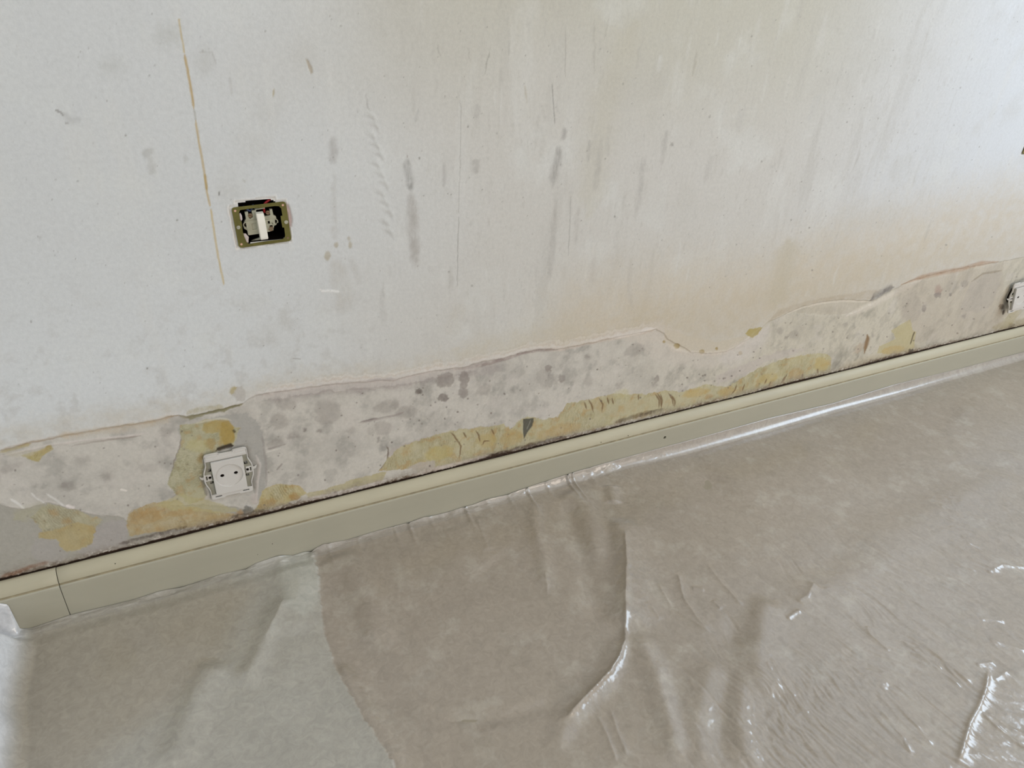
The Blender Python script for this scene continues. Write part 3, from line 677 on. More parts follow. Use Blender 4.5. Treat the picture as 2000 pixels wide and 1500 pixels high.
def skirting(name, x0, x1, seed):
    n = max(8, int((x1 - x0) / .02)); bm = bmesh.new(); rings = []
    xs_ = [x0, x0 + .0006] + [x0 + (x1 - x0) * i / n for i in range(1, n)] + [x1 - .0006, x1]
    for k_, x in enumerate(xs_):
        e = .0005 if k_ in (0, len(xs_) - 1) else 0
        wob = .0003 * math.sin(x * 7 + seed) + .0002 * math.sin(x * 31 + seed)
        rings.append([bm.verts.new((x, -(max(y - e, .0002) + (wob if y > .015 else 0)), z - (e if z > .05 else 0) + (wob if z > .05 else 0))) for y, z in PROF])
    for a, b in zip(rings, rings[1:]):
        for i in range(len(PROF) - 1):
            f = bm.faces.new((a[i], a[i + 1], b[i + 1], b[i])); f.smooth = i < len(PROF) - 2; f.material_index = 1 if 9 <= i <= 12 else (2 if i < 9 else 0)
        bm.faces.new((a[-1], a[0], b[0], b[-1]))
    bm.faces.new(rings[0]); bm.faces.new(rings[-1][::-1])
    bmesh.ops.recalc_face_normals(bm, faces=bm.faces[:])
    me = bpy.data.meshes.new(name); bm.to_mesh(me); bm.free()
    me.materials.append(M_base); me.materials.append(M_groove); me.materials.append(M_bevel)
    return structure(link(name, me))


def cylinder(name, r, d, m, parent=None, loc=(0, 0, 0), n=28, slot=None, r2=None, smooth=True):
    """disc facing -y, front at y = 0 going back d; an optional slot angle sinks a screwdriver slot"""
    bm = bmesh.new()
    r2 = r if r2 is None else r2
    prof = [(0, .0), (r * .88, .0), (r * .97, d * .08), (r, d * .25), (r2, d)]
    prev = None; c = bm.verts.new((0, 0, 0))
    for rr, yy in prof[1:]:
        ring = [bm.verts.new((rr * math.cos(i * math.tau / n), yy, rr * math.sin(i * math.tau / n))) for i in range(n)]
        for i in range(n):
            if prev is None: f = bm.faces.new((c, ring[i], ring[(i + 1) % n]))
            else: f = bm.faces.new((prev[i], ring[i], ring[(i + 1) % n], prev[(i + 1) % n]))
            f.smooth = smooth and prev is not None
        prev = ring
    bm.faces.new(prev)
    bmesh.ops.recalc_face_normals(bm, faces=bm.faces[:])
    me = bpy.data.meshes.new(name); bm.to_mesh(me); bm.free()
    if slot is not None:
        ob = bpy.data.objects.new('t', me); COL.objects.link(ob)
        cb = bmesh.new(); q = bmesh.ops.create_cube(cb, size=1)
        for v in cb.verts: v.co = Vector((v.co.x * r * 2.4, v.co.y * d * .7, v.co.z * r * .32))
        bmesh.ops.rotate(cb, verts=cb.verts[:], matrix=Matrix.Rotation(slot, 3, 'Y'))
        cm = bpy.data.meshes.new('c'); cb.to_mesh(cm); cb.free()
        co_ = bpy.data.objects.new('c', cm); COL.objects.link(co_)
        md = ob.modifiers.new('b', 'BOOLEAN'); md.object = co_; md.operation = 'DIFFERENCE'; md.solver = 'EXACT'
        me2 = bpy.data.meshes.new_from_object(ob.evaluated_get(bpy.context.evaluated_depsgraph_get()))
        bpy.data.objects.remove(ob); bpy.data.objects.remove(co_); me = me2; me.name = name
    o = link(name, me, m, parent); o.location = loc
    return o


def cut(target, boxes=(), cyls=()):
    """drill holes in a mesh object"""
    cb = bmesh.new()
    for (x, y, z, r, d) in cyls:
        q = bmesh.ops.create_cone(cb, cap_ends=True, segments=24, radius1=r, radius2=r, depth=d)
        bmesh.ops.rotate(cb, verts=q['verts'], matrix=Matrix.Rotation(math.pi / 2, 3, 'X'))
        bmesh.ops.translate(cb, verts=q['verts'], vec=(x, y, z))
    cm = bpy.data.meshes.new('c'); cb.to_mesh(cm); cb.free()
    co_ = bpy.data.objects.new('c', cm); COL.objects.link(co_)
    md = target.modifiers.new('b', 'BOOLEAN'); md.object = co_; md.operation = 'DIFFERENCE'; md.solver = 'EXACT'
    me2 = bpy.data.meshes.new_from_object(target.evaluated_get(bpy.context.evaluated_depsgraph_get()))
    target.modifiers.clear(); old = target.data; target.data = me2; me2.name = target.name
    if not me2.materials:
        for m_ in old.materials: me2.materials.append(m_)
    bpy.data.objects.remove(co_)


JX = -.2335
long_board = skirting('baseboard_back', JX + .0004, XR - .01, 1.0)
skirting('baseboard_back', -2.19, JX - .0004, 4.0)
sx, sz = on_wall(1298.5, 854.5, .0209)
cut(long_board, cyls=[(sx, -.0209, sz, .0036, .007)])
scr = cylinder('screw', .0030, .0015, M_rustscrew, long_board, (sx, -.0185, sz), slot=.6)
cylinder('screw_hole', .0035, .0006, M_dark, long_board, (sx, -.0178, sz))
for (px_, py_, r_) in ((1174, 864, .0009), (1227, 851, .0009), (532, 1062, .0008), (503, 1083, .0008), (225, 1101, .0007)):
    q = on_wall(px_, py_, .0209)
    cylinder('nail_dent', r_, .0008, M_dark, long_board, (q[0], -.0213, q[1]), n=12)

# ---------------------------------------------------------------- protective film laid over the floor and up the skirting
ED = [(-60, 1150), (-20, 1172), (0, 1178), (14, 1180), (20, 1186), (28, 1205), (34, 1226), (45, 1228), (60, 1227), (98, 1214), (137, 1201), (200, 1186), (262, 1171), (310, 1155), (365, 1144), (430, 1122), (480, 1111), (500, 1100), (545, 1084), (572, 1085), (590, 1079), (607, 1076),
      (617, 1070), (632, 1062), (675, 1055), (695, 1049), (735, 1037), (772, 1027), (800, 1020), (827, 1010), (850, 1006), (875, 1000), (905, 990), (925, 985), (950, 975), (990, 966), (1020, 955), (1062, 941), (1120, 922), (1200, 899), (1300, 872), (1375, 852), (1500, 817), (1625, 788),
      (1750, 750), (1875, 720), (2000, 687)]
E2 = np.array([on_wall(x, y, .0215) for x, y in ED])
fx_ = spacing([(-.75, .02), (-.42, .0016), (.8, .0016), (1.5, .0022), (2.4, .0035), (2.9, .03)])
h0 = np.interp(fx_, E2[:, 0], E2[:, 1])
h0 = np.maximum(h0, .006)
yfl = spacing([(0.040, .0016), (.86, .0018), (.95, .02), (1.5, .05)])          # distance from the wall
nb = 20
uu = np.linspace(0, 1, nb, endpoint=False)
S = Surface(fx_, np.concatenate([-yfl[::-1]]), lambda a, b: on_floor(a, b), 9)
U, V = S.U, S.V                                                                # V = world y (negative), ascending towards the wall
lo = fbm(U * 3, V * 3, 201, 3); md_ = fbm(U * 9, V * 9, 211, 4)
S.col[:] = srgb(158, 146, 131)
k = sstep(-.4, .5, lo)
S.col[:] = S.col * (1 - .06 * k[..., None])
k = sstep(.0, .6, fbm(U * 26, V * 26, 221, 5, .65))
S.blend((slice(None), slice(None)), k * .35, (184, 176, 162))
k = sstep(.0, .6, fbm(U * 34, V * 34, 231, 5, .65))
S.blend((slice(None), slice(None)), k * .30, (144, 134, 119))
S.h += .0012 + .0022 * (lo + .4) + .0012 * md_
# left-hand length paler, its brighter reflection put into the colour, a little higher, ending in a soft folded edge
LEFT = [(-200, 900), (540, 1060), (607, 1074), (618, 1110), (625, 1160), (629, 1215), (640, 1262), (655, 1310), (690, 1372), (735, 1445), (790, 1530), (-300, 1700)]
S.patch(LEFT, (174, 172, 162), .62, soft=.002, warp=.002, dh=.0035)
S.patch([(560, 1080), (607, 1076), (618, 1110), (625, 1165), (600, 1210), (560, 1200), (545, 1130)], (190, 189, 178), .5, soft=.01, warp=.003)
S.patch([(-100, 1120), (60, 1235), (200, 1200), (420, 1140), (500, 1150), (430, 1300), (200, 1480), (160, 1560), (-100, 1600)], (160, 150, 134), .75, soft=.03, warp=.006)


def ridge(px, wpx, h, side=0.0, tip=.15):
    """fold in the sheet: round crest, steeper on one side"""
    P = S.pts(px); m = px[len(px) // 2]
    kk = .5 * (np.linalg.norm(on_floor(m[0] + 1, m[1]) - on_floor(*m)) + np.linalg.norm(on_floor(m[0], m[1] + 1) - on_floor(*m)))
    wd = wpx * kk / 2
    sl = S.win(P, wd * 4)
    d, t, sg = seg_dist(S.U[sl] + .002 * S.w1[sl], S.V[sl] + .002 * S.w2[sl], P, False)
    ww = wd * (1 + side * sg)
    S.h[sl] += h * np.exp(-(d / ww) ** 2 * .9) * sstep(0, tip, t) * sstep(0, tip, 1 - t)


def crease(px, wpx, h, tip=.12):
    P = S.pts(px); m = px[len(px) // 2]
    kk = .5 * (np.linalg.norm(on_floor(m[0] + 1, m[1]) - on_floor(*m)) + np.linalg.norm(on_floor(m[0], m[1] + 1) - on_floor(*m)))
    wd = wpx * kk / 2
    sl = S.win(P, wd * 5)
    d, t, sg = seg_dist(S.U[sl] + .0012 * S.w1[sl], S.V[sl] + .0012 * S.w2[sl], P, False)
    S.h[sl] += h * np.exp(-d / wd) * sstep(0, tip, t) * sstep(0, tip, 1 - t)


ridge([(1205, 1008), (1213, 1050), (1222, 1110), (1222, 1180), (1222, 1240)], 52, .010, .3)
crease([(1218, 1040), (1222, 1110), (1219, 1180), (1221, 1245)], 10, .006)
crease([(1219, 1220), (1220, 1258), (1207, 1292), (1190, 1320), (1150, 1362), (1098, 1416)], 9, .008)
ridge([(1221, 1245), (1180, 1330), (1100, 1416), (1080, 1480)], 40, .005)
ridge([(1236, 1235), (1275, 1310), (1300, 1400), (1325, 1500)], 44, .007)
ridge([(1500, 1165), (1486, 1220), (1484, 1300), (1495, 1370)], 52, .008, .2)
ridge([(1462, 1240), (1445, 1300), (1440, 1400), (1462, 1520)], 52, .0065)
ridge([(1395, 1290), (1372, 1350), (1362, 1420), (1375, 1510)], 50, .005)
ridge([(1425, 1200), (1440, 1290), (1416, 1380), (1410, 1480)], 40, -.003)
ridge([(1040, 978), (1046, 1030), (1062, 1100), (1070, 1160)], 26, .005)
ridge([(1090, 960), (1140, 990), (1160, 1040), (1166, 1100)], 34, .006)
ridge([(1190, 950), (1200, 985)], 20, .006)
ridge([(1105, 975), (1120, 1040), (1150, 1130), (1180, 1230)], 36, -.004)
ridge([(640, 1072), (690, 1115), (722, 1175), (745, 1270)], 50, .007)
ridge([(880, 1030), (905, 1070), (960, 1110)], 60, .003)
ridge([(640, 1130), (670, 1220), (740, 1330), (800, 1420)], 60, -.003)
ridge([(660, 1290), (700, 1370), (745, 1440), (800, 1510)], 36, .006)
ridge([(560, 1085), (580, 1140), (575, 1190), (560, 1250)], 60, .007)
ridge([(560, 1170), (530, 1230), (500, 1300), (470, 1350)], 36, .007)
crease([(558, 1180), (545, 1210), (520, 1255)], 8, .002)
ridge([(430, 1290), (396, 1350), (368, 1420), (345, 1510)], 60, .008)
ridge([(860, 1390), (940, 1412), (1010, 1395), (1100, 1370)], 30, -.003)
crease([(840, 1380), (880, 1410), (950, 1402)], 10, -.0015)
crease([(930, 1010), (955, 1080)], 12, .002)
for l, wd, h in ((((1380, 1105), (1412, 1145), (1452, 1188)), 9, .0022), (((1322, 1118), (1334, 1170), (1360, 1210), (1385, 1236)), 9, .0024), (((1284, 1140), (1310, 1190), (1345, 1212), (1392, 1240)), 9, .0022), (((1350, 1150), (1375, 1155)), 7, .0015), (((1390, 1175), (1408, 1192)), 8, .0018),
                 (((1262, 1180), (1290, 1215)), 8, .0014), (((1500, 1290), (1530, 1340), (1580, 1400)), 9, .0020), (((1512, 1290), (1560, 1350), (1600, 1392)), 8, .0016), (((1494, 1300), (1520, 1350)), 8, .0016), (((1165, 1395), (1185, 1440), (1205, 1490)), 9, .0018), (((1190, 1385), (1205, 1430), (1225, 1480)), 9, .0016),
                 (((1064, 1120), (1070, 1165)), 7, .0016), (((1930, 1305), (1922, 1350), (1910, 1385), (1895, 1410), (1880, 1455), (1868, 1498)), 10, .0055), (((1915, 1392), (1950, 1425), (2010, 1470)), 9, .0034), (((1925, 1390), (1965, 1420), (2010, 1440)), 8, .0024), (((1905, 1300), (1940, 1296)), 7, .0022),
                 (((1940, 1330), (1968, 1312)), 7, .0022), (((1690, 1222), (1700, 1240), (1740, 1275)), 10, .0022), (((1770, 1240), (1830, 1280), (1900, 1340)), 9, .0022), (((1760, 1250), (1820, 1300), (1880, 1345)), 8, .0020), (((1790, 1262), (1840, 1310)), 8, .0016), (((1850, 1060), (1900, 1095), (1940, 1115)), 8, .0022), (((1870, 1050), (1920, 1090), (1950, 1112)), 8, .0020),
                 (((1830, 1070), (1880, 1110), (1910, 1118)), 8, .0018), (((1935, 1118), (1955, 1106), (2010, 1112)), 9, .0026), (((1930, 1120), (1942, 1112)), 8, .002), (((1740, 1360), (1790, 1420), (1820, 1460)), 9, .0018), (((1720, 1390), (1760, 1440), (1780, 1480)), 9, .0018), (((1910, 1210), (1960, 1215)), 8, .0018), (((1930, 1250), (2005, 1275)), 8, .002), (((1960, 880), (1985, 900), (2010, 912)), 10, .0016),
                 (((1536, 1212), (1562, 1194)), 8, .003), (((1555, 1180), (1575, 1170), (1590, 1140)), 14, .003)):
    crease(l, wd, h)
ridge([(1490, 1190), (1600, 1160), (1720, 1110), (1900, 1040), (2010, 1000)], 60, .005)
ridge([(1640, 1080), (1760, 1040), (1860, 990), (2010, 930)], 56, .005)
ridge([(1400, 960), (1500, 940), (1640, 900)], 90, .004)
ridge([(1150, 990), (1300, 960), (1420, 935)], 60, -.003)
# fields of small directional wrinkles
gx = on_floor(1800, 1300) - on_floor(1700, 1225); gx = gx / np.linalg.norm(gx)
al_ = U * gx[0] + V * gx[1]; ac = -U * gx[1] + V * gx[0]
wr = fbm(al_ * 16 + 3 * fbm(U * 6, V * 6, 241, 2), ac * 95 + 4 * fbm(U * 7, V * 7, 251, 2), 261, 3)
pr = np.array([on_floor(1880, 1230), on_floor(1780, 1420), on_floor(1550, 1420), on_floor(1950, 1050)])
fld = np.zeros_like(U)
for (cx_, cy_), r_ in zip(pr, (.24, .2, .13, .2)):
    fld = np.maximum(fld, np.exp(-(((U - cx_) ** 2 + (V - cy_) ** 2) / r_ ** 2)))
S.h += fld * .0013 * (1 - np.abs(wr) * 2) + .0003 * wr
# the sheet climbs at the far left, where it is pushed up into the corner
rise = sstep(-.280, -.345, U - .03 * (V + .3) + .008 * fbm(U * 12, V * 12, 271, 2))
S.h += .075 * rise
S.blend((slice(None), slice(None)), sstep(0, .5, rise) * .9, (226, 228, 232))  # cool daylight caught by the climbing sheet, put into its colour
S.h *= sstep(-.040, -.065, V) * .75 + .25
lm = sstep(1.0, .8, U) * sstep(-.32, -.29, U)
S.h += lm * .0055 * np.exp((V + .040) / .022) * (1 + .5 * fbm(U * 16, V * 8, 275, 2))
PK = [(607, 1077, .0030, .005), (640, 1060, .0015, .004), (697, 1047, .0012, .004), (768, 1030, .0014, .003), (797, 1024, .0030, .0028), (838, 1010, .0012, .004), (868, 1003, -.0015, .006), (907, 991, .0032, .0026), (950, 976, .0010, .005),
      (992, 968, .0012, .004), (1028, 956, .0030, .0022), (1066, 941, .0014, .004), (1107, 930, .0042, .0020), (1117, 926, .0030, .0014), (1150, 915, .0012, .005), (1178, 906, -.0014, .006), (545, 1086, .0016, .006), (480, 1110, .0010, .006), (350, 1146, .0010, .008)]
pk = np.zeros_like(fx_)
for x_, y_, a_, w_ in PK:
    xx = on_wall(x_, y_, .0215)[0]
    pk += a_ * np.exp(-((fx_ - xx) / w_) ** 2)
    S.h += a_ * np.exp(-((U - xx - .06 * (V + .04)) / (w_ * (1 + (-.04 - V) * 14))) ** 2) * np.exp((V + .04) / .028)
P_ = np.stack([U, V, S.h + .0012], -1)                                        # (rows far to near the wall) 
z_in = P_[-1, :, 2]
edge_rows = []; edge_cols = []
hw = np.array([.0012 * fbm(fx_ * 55, fx_ * 0 + .3, 281, 3)])[0]
bulge = sstep(-.300, -.345, fx_)
for u in uu[::-1]:
    p0y = -.0218; p2y = -.040
    t = 1 - u
    # u = 0 at the top edge on the board, u -> 1 at the floor
    a0 = (1 - u) ** 2; a1 = 2 * u * (1 - u); a2 = u * u
    yy = a0 * p0y + a1 * (-.0255) + a2 * p2y - .004 * bulge * math.sin(math.pi * u)
    zz = a0 * h0 + a1 * np.maximum(.0042, z_in * .92) + a2 * z_in
    pucker = .0034 * fbm(fx_ * 42, fx_ * 0 + 1.7 * u, 291, 3) * sstep(1.0, .75, fx_) * math.sin(math.pi * min(u * 1.1, 1)) 
    yy = np.minimum(yy - np.abs(pucker) * 1.0 - np.clip(pk, 0, 1) * (1 - u * u), -.0214)
    zz = zz + pk * u * u * .6
    zz = zz + pucker * .7
    edge_rows.append(np.stack([fx_, yy + 0 * fx_, zz], -1))
    edge_cols.append(S.col[-1] * .75 + .25 * srgb(186, 180, 174))
CO = np.concatenate([P_, np.array(edge_rows)], 0)
CC = np.concatenate([S.col, np.array(edge_cols).astype(np.float32)], 0)
sheet = link('plastic_sheet', grid_mesh('plastic_sheet', CO, np.clip(CC, 0, 1)), M_film)
sheet['label'] = 'translucent creased felt-backed plastic sheet covering the floor below the cream skirting board'
sheet['category'] = 'plastic sheet'
md = sheet.modifiers.new('thickness', 'SOLIDIFY'); md.thickness = .0004; md.offset = 1
del S, U, V, P_, CO, CC


# ---------------------------------------------------------------- flat cut parts for switch and sockets (local: x across, z up, -y out of the wall)
def rrect(w_, h_, r, cx_=0, cy_=0, n=5):
    pts = []
    for (sx_, sy_, a0) in ((1, 1, 0), (-1, 1, 90), (-1, -1, 180), (1, -1, 270)):
        for i in range(n + 1):
            a = math.radians(a0 + 90 * i / n)
            pts.append((cx_ + sx_ * (w_ / 2 - r) + r * math.cos(a), cy_ + sy_ * (h_ / 2 - r) + r * math.sin(a)))
    return pts


def circ(r, cx_=0, cy_=0, n=36, ry=None):
    ry = ry or r
    return [(cx_ + r * math.cos(i * math.tau / n), cy_ + ry * math.sin(i * math.tau / n)) for i in range(n)]


def plate(name, outline, holes, front, thick, m, parent, bevel=.2):
    """outline and holes in millimetres; front = how far the face stands out of the wall"""
    cu = bpy.data.curves.new(name, 'CURVE'); cu.dimensions = '2D'; cu.fill_mode = 'BOTH'
    for pl in [outline] + list(holes):
        sp = cu.splines.new('POLY'); sp.points.add(len(pl) - 1)
        for p, q in zip(sp.points, pl): p.co = (q[0] / 1000, q[1] / 1000, 0, 1)
        sp.use_cyclic_u = True
    cu.extrude = (thick / 2 - bevel) / 1000
    cu.bevel_depth = bevel / 1000; cu.bevel_resolution = 1; cu.offset = -bevel / 1000
    ob = bpy.data.objects.new('t', cu); COL.objects.link(ob)
    me = bpy.data.meshes.new_from_object(ob.evaluated_get(bpy.context.evaluated_depsgraph_get()))
    bpy.data.objects.remove(ob)
    n = len(me.vertices); a = np.empty(n * 3, np.float32); me.vertices.foreach_get('co', a); a = a.reshape(-1, 3)
    b = np.stack([a[:, 0], -(front - thick / 2) / 1000 - a[:, 2], a[:, 1]], -1)
    me.vertices.foreach_set('co', b.reshape(-1)); me.name = name
    me.materials.clear(); me.materials.append(m)
    bm = bmesh.new(); bm.from_mesh(me); bmesh.ops.remove_doubles(bm, verts=bm.verts[:], dist=1e-6); bm.to_mesh(me); bm.free()
    me.update()
    return link(name, me, m, parent)


def tube(name, pts, r, m, parent):
    cu = bpy.data.curves.new(name, 'CURVE'); cu.dimensions = '3D'
    sp = cu.splines.new('NURBS'); sp.points.add(len(pts) - 1)
    for p, q in zip(sp.points, pts): p.co = (q[0] / 1000, -q[2] / 1000, q[1] / 1000, 1)
    sp.use_endpoint_u = True; sp.order_u = 3
    cu.bevel_depth = r / 1000; cu.bevel_resolution = 3; cu.use_fill_caps = True
    ob = bpy.data.objects.new('t', cu); COL.objects.link(ob)
    me = bpy.data.meshes.new_from_object(ob.evaluated_get(bpy.context.evaluated_depsgraph_get()))
    bpy.data.objects.remove(ob); me.name = name; me.materials.clear(); me.materials.append(m)
    for p in me.polygons: p.use_smooth = True
    return link(name, me, m, parent)


def cup(name, outline, depth, m, parent, front=-.5):
    """open box set into the wall"""
    bm = bmesh.new()
    a = [bm.verts.new((x / 1000, -front / 1000, y / 1000)) for x, y in outline]
    b = [bm.verts.new((x / 1000, (-front + depth) / 1000, y / 1000)) for x, y in outline]
    n = len(outline)
    for i in range(n): bm.faces.new((a[i], a[(i + 1) % n], b[(i + 1) % n], b[i]))
    bm.faces.new(b[::-1])
    me = bpy.data.meshes.new(name); bm.to_mesh(me); bm.free()
    return link(name, me, m, parent)


def thing(name, label, cat, loc, roty=0.0, group=None):
    o = bpy.data.objects.new(name, None); COL.objects.link(o)
    o.empty_display_size = .02
    o.location = loc; o.rotation_euler = (0, roty, 0)
    o['label'] = label; o['category'] = cat
    if group: o['group'] = group
    return o


def lump(name, outline, front, thick, m, parent):
    return plate(name, outline, [], front, thick, m, parent, bevel=min(.9, thick / 2 - .05))


# ---------------------------------------------------------------- power socket without its cover
def make_socket(label, loc):
    t = thing('power_socket', label, 'power socket', loc, group='power sockets without covers')
    half = [(31.8, 41.5), (30.4, 44.2), (27.5, 45), (11.5, 45), (9.5, 42.4)]
    top = half + [(-x, y) for x, y in half[::-1]]
    left = [(-31.8, 24), (-33.2, 20), (-36.4, 11), (-37.2, 4), (-37.2, -4), (-36.4, -11), (-33.2, -20), (-31.8, -25)]
    hb = [(-31.8, -40), (-30.6, -42.6), (-28, -43.2), (-12, -43.2), (-10, -41)]
    bot = hb + [(-x, y) for x, y in hb[::-1]]
    right = [(-x, y) for x, y in left[::-1]]
    out = top + left + bot + right
    cut_out = [rrect(5.4, 6.4, .6, s_ * 27.4, 14.0) for s_ in (-1, 1)] + [rrect(5.2, 4.6, .5, s_ * 27.0, -10.4) for s_ in (-1, 1)] + \
              [circ(3.0, s_ * 27.6, .6, 16, 3.3) for s_ in (-1, 1)] + [rrect(2.8, 8.6, 1.2, s_ * 32.2, .6) for s_ in (-1, 1)]
    plate('mounting_plate', out, cut_out, 2.2, 1.6, M_plastic_grey, t, .15)
    inner = []
    for (x, y) in out:
        d = math.hypot(x, y); inner.append((x * (1 - 1.5 / d), y * (1 - 1.5 / d)))
    plate('rim', out, [inner], 4.6, 3.4, M_plastic, t, .25)
    plate('top_bar', [(-30.6, 31.5), (30.6, 31.5), (30.6, 38), (29.6, 43.2), (12, 43.2), (9.8, 41), (-9.8, 41), (-12, 43.2), (-29.6, 43.2), (-30.6, 38)], [], 4.4, 2.6, M_plastic, t, .3)
    plate('groove_strip', rrect(58, 3.0, .5, 0, 35.6), [], 5.0, .9, M_plastic, t, .25)
    for s_ in (-1, 1): plate('clip', rrect(13, 2.6, .8, s_ * 20.5, 41.2), [], 5.2, 1.0, M_plastic, t, .3)
    bs = [rrect(9.8, 2.2, .5, s_ * 21, -38.4) for s_ in (-1, 1)]
    plate('bottom_bar', [(-30.8, -33.6), (30.8, -33.6), (30.8, -42), (12, -42.6), (9.6, -40.2), (-9.6, -40.2), (-12, -42.6), (-30.8, -42)], bs, 4.9, 2.8, M_plastic, t, .3)
    for s_ in (-1, 1): plate('slot_shadow', rrect(10.2, 2.6, .5, s_ * 21, -38.4), [], 3.4, .8, M_dark, t, .1)
    plate('face_plate', rrect(47.5, 63.0, .9, 0, -1.6), [circ(20.6, 0, .1, 56, 21.4)], 7.8, 5.6, M_plastic, t, .35)
    plate('socket_well', circ(21.2, 0, .1, 48, 22), [circ(3.1, s_ * 10.3, .8, 20) for s_ in (-1, 1)], 5.6, 2.8, M_plastic, t, .15)
    plate('small_disc', circ(1.3, 0, .6, 16), [], 5.9, .6, M_plastic, t, .15)
    for s_ in (-1, 1): plate('pin_hole', circ(3.4, s_ * 10.3, .8, 20), [], 3.9, 1.6, M_dark, t, .1)
    for s_ in (-1, 1):
        plate('screw_lug', rrect(10.5, 11.6, 1.0, s_ * 31.0, .6), [circ(2.9, s_ * 28.2, .6, 16, 3.2), rrect(2.5, 8.4, 1.1, s_ * 33.2, .6)], 3.9, 2.2, M_plastic, t, .25)
        plate('screw_recess', circ(3.4, s_ * 28.2, .6, 16), [], 1.2, .6, M_dark, t, .1)
        plate('fixing_ear', [(s_ * 36.2, 4), (s_ * 39.5, 2.6), (s_ * 43.2, 5.2), (s_ * 42, .6), (s_ * 39.6, -1.6), (s_ * 36.2, -2)][::s_], [], 2.6, 1.6, M_plastic, t, .25)
    cup('back_box', circ(28.6, 0, 0, 40), 34, M_dark, t)
    return t


s1 = make_socket('coverless white two-pin power socket on ochre-stained plaster below the light switch', (SKC[0], -.0004, SKC[1]))


def dup(root, loc, rot, label):
    r = root.copy(); COL.objects.link(r); r.location = loc; r.rotation_euler = rot; r['label'] = label
    for ch in list(root.children):
        c = ch.copy(); COL.objects.link(c); c.parent = r
        for g in ch.children:
            d = g.copy(); COL.objects.link(d); d.parent = c
    return r


s2 = dup(s1, (2.0655, -.0155, .2130), (math.radians(-2.7), math.radians(-11.8), math.radians(-10.8)), 'coverless white power socket hanging tilted at the right edge, just above the skirting')

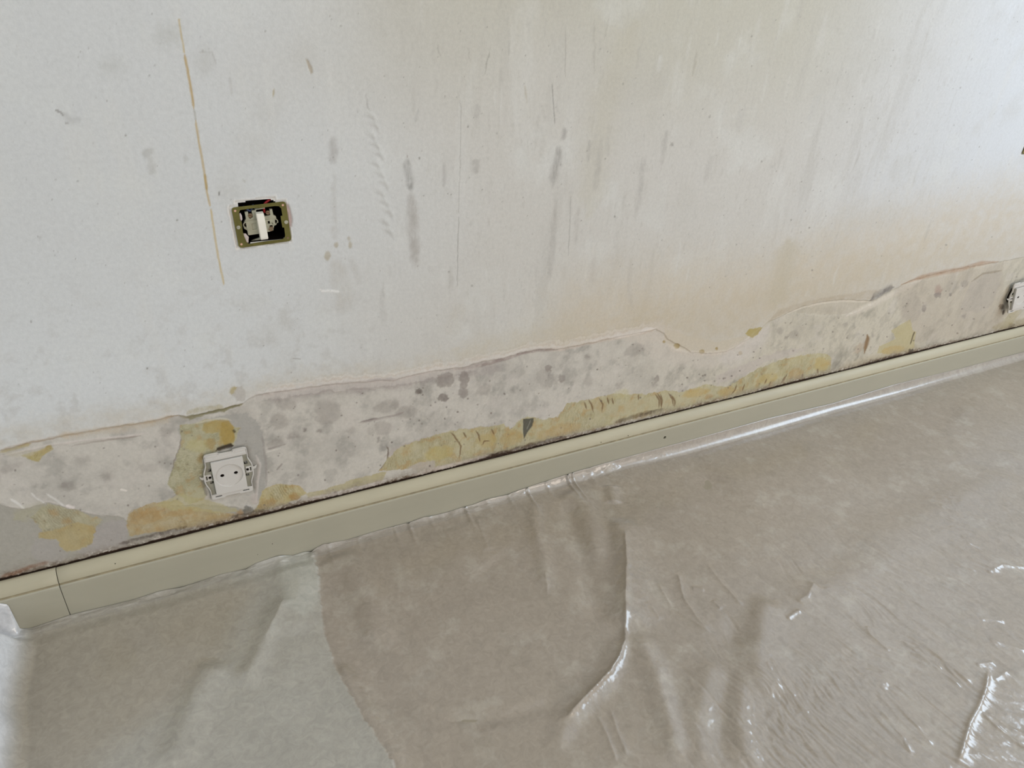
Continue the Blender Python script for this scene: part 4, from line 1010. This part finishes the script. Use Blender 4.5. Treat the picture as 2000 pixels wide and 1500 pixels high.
# ---------------------------------------------------------------- light switch without its cover
def make_switch(label, loc):
    t = thing('light_switch', label, 'light switch', loc, -SWA, group='light switches without covers')
    inner = [(-23.5, 23.6), (-10, 23.9), (5, 23.2), (22, 23.4), (27, 22.4), (29.6, 19), (29.8, 9), (27.2, 8.6), (27.2, -7.6), (29.6, -8.2), (29.2, -20), (27.6, -23.2), (24, -24.4), (4, -24.0), (-12, -24.4), (-20, -24.6), (-22.6, -22),
             (-24.8, -12), (-25.2, -6), (-24.4, 8), (-26.0, 9), (-25.6, 20)]
    hl = [circ(1.5, s_ * 33.0, v_ * 24.2, 12) for s_ in (-1, 1) for v_ in (-1, 1)]
    fr = plate('mounting_frame', rrect(71, 56.6, 4.2, 1.4, -.2), [inner], 1.6, 1.3, M_brass, t, .25)
    for s_ in (-1, 1):
        for v_ in (-1, 1):
            cylinder('small_disc', .00155, .0005, M_plaster_disc if (s_, v_) != (1, -1) else M_rust, t, ((1.2 + s_ * 31.2) / 1000, -.0018, v_ * 23.4 / 1000), n=16)  # discs standing in for frame holes that show pink plaster
    for (u_, v_, r_, a_) in ((-29.8, .6, 2.5, .9), (33.2, -.6, 2.6, .6)):
        sc_ = cylinder('screw', r_ / 1000, .0013, M_screw, t, (u_ / 1000, -.0028, v_ / 1000), slot=a_)
        plate('washer', circ(3.1, u_, v_, 20), [], 1.9, .5, M_brass, t, .1)
    for (u_, v_) in ((2.4, 25.4), (1.6, -26.2)):
        cylinder('small_screw', .0020, .0009, M_brass, t, (u_ / 1000, -.0023, v_ / 1000), slot=-.7)
    # mechanism: bakelite yoke with hooked clamps, terminals and the rocker
    yoke = [(-4, 21), (-4, 19.4), (-8.6, 19.4), (-8.6, 10.6), (-12.4, 8.4), (-14.0, 10.8), (-13.6, 18.6), (-17.8, 18.6), (-17.8, 9.2), (-21.2, 4.8), (-22.8, 1.4), (-22.6, -3.6), (-17.6, -8.2), (-15.4, -10.8), (-4, -11),
            (-3, -12.5), (10, -12.8), (15.2, -11.6), (17.2, -5.4), (20.4, -4.4), (23.0, .4), (22.0, 3.8), (21.4, 8.0), (18.6, 9.4), (18.2, 18.2), (14.8, 18.2), (14.4, 10.2), (7, 9.2), (6, 13.2), (-3, 13.4), (-3, 19.8), (9, 20.2), (9, 21.4)]
    plate('mechanism', yoke[::-1], [circ(3.3, -19.0, 1.2, 18), circ(3.0, 19.4, .6, 18), rrect(3.4, 4.6, .4, 11.6, .6), rrect(4, 3, .4, 13.2, -5.6)], -3.0, 5.0, M_mech, t, .3)
    plate('rocker_housing', rrect(17, 20, 1.2, -10.4, -3.4), [rrect(6.4, 9, .8, -8.8, -2.2)], -1.6, 2.6, M_mech, t, .4)
    plate('clamp_spring', rrect(13, 8.4, 1.0, 12.6, .6), [rrect(3.6, 3.8, .3, 10.4, .8), rrect(2.2, 2.6, .3, 15.4, -1)], -1.6, 1.4, M_mech, t, .25)
    for (cx_, cy_, a0, a1) in ((-19.2, 1.2, -60, 215), (19.4, .6, -30, 240)):
        pts = [(cx_ + 3.6 * math.cos(math.radians(a)), cy_ + 3.6 * math.sin(math.radians(a)), -2.0) for a in np.linspace(a0, a1, 12)]
        tube('hook', pts, .7, M_mech, t)
        cylinder('clamp_screw', .0017, .002, M_rustscrew, t, (cx_ / 1000, .0062, cy_ / 1000), n=16)
    for (u_, v_, r_) in ((-11.6, 13.2, 3.0), (11.8, 14.2, 2.8), (12.6, -8.8, 3.3)):
        cylinder('terminal_screw', r_ / 1000, .003, M_rust, t, (u_ / 1000, .0022, v_ / 1000), slot=.5)
    # rocker: a wedge standing out, white
    bm = bmesh.new()
    prof = [(-2, 17.6), (5.0, 16.4), (7.4, 6), (8.2, -2), (9.6, -16.4), (8.6, -18.8), (-2, -19.2)]
    la = [bm.verts.new((-4.6 / 1000, -p[0] / 1000, p[1] / 1000)) for p in prof]; ra = [bm.verts.new((5.4 / 1000, -p[0] / 1000, p[1] / 1000)) for p in prof]
    for i in range(len(prof)):
        j = (i + 1) % len(prof); bm.faces.new((la[i], la[j], ra[j], ra[i]))
    bm.faces.new(la[::-1]); bm.faces.new(ra)
    bmesh.ops.recalc_face_normals(bm, faces=bm.faces[:])
    bmesh.ops.bevel(bm, geom=bm.edges[:], offset=.0006, segments=2, affect='EDGES')
    me = bpy.data.meshes.new('rocker'); bm.to_mesh(me); bm.free()
    ro = link('rocker', me, M_rocker, t)
    tube('wire', [(24, 33, -9), (16, 31, -4), (9, 26, -5), (7.5, 20, -5), (8, 14, -7)], 1.6, M_red, t)['label'] = 'red insulated wire'
    tube('wire', [(26, 30, -8), (20, 31.5, -3.5), (12, 33, -9)], 1.2, M_red, t)['label'] = 'red insulated wire'
    tube('wire', [(-18, 24, -12), (-12, 19, -7), (-9, 17, -8), (-4, 24, -14)], 1.4, M_blue, t)['label'] = 'blue insulated wire'
    lump('plaster_lump', [(-25.6, 18.2), (-23.6, 19), (-22.4, 15), (-22.6, 10), (-24.6, 7.6), (-26, 11)], .2, 3.0, M_plaster, t)
    lump('plaster_lump', [(-25.4, -9.4), (-21.6, -10.4), (-18.6, -15.6), (-19.6, -18.8), (-20.4, -23.2), (-23.6, -22.6), (-25.2, -16)], .5, 4.0, M_plaster, t)
    lump('plaster_lump', [(-12, -23.4), (0, -20.6), (8, -23.2), (4, -24.6), (-8, -25), (-16, -24.6)], -9.0, 4.0, M_mech, t)
    cup('back_box', [(-31.5, -26), (33.5, -26), (33.5, 35.5), (-31.5, 35.5)], 42, M_dark, t, front=-1.4)
    return t


w1 = make_switch('coverless light switch with white rocker in olive metal frame, beside the ochre line', (SWC[0], 0, SWC[1]))
w2 = dup(w1, (SW2[0], 0, SW2[1]), (0, -SWA, 0), 'corner of a light switch frame cut off by the right edge, on brightest wall part')
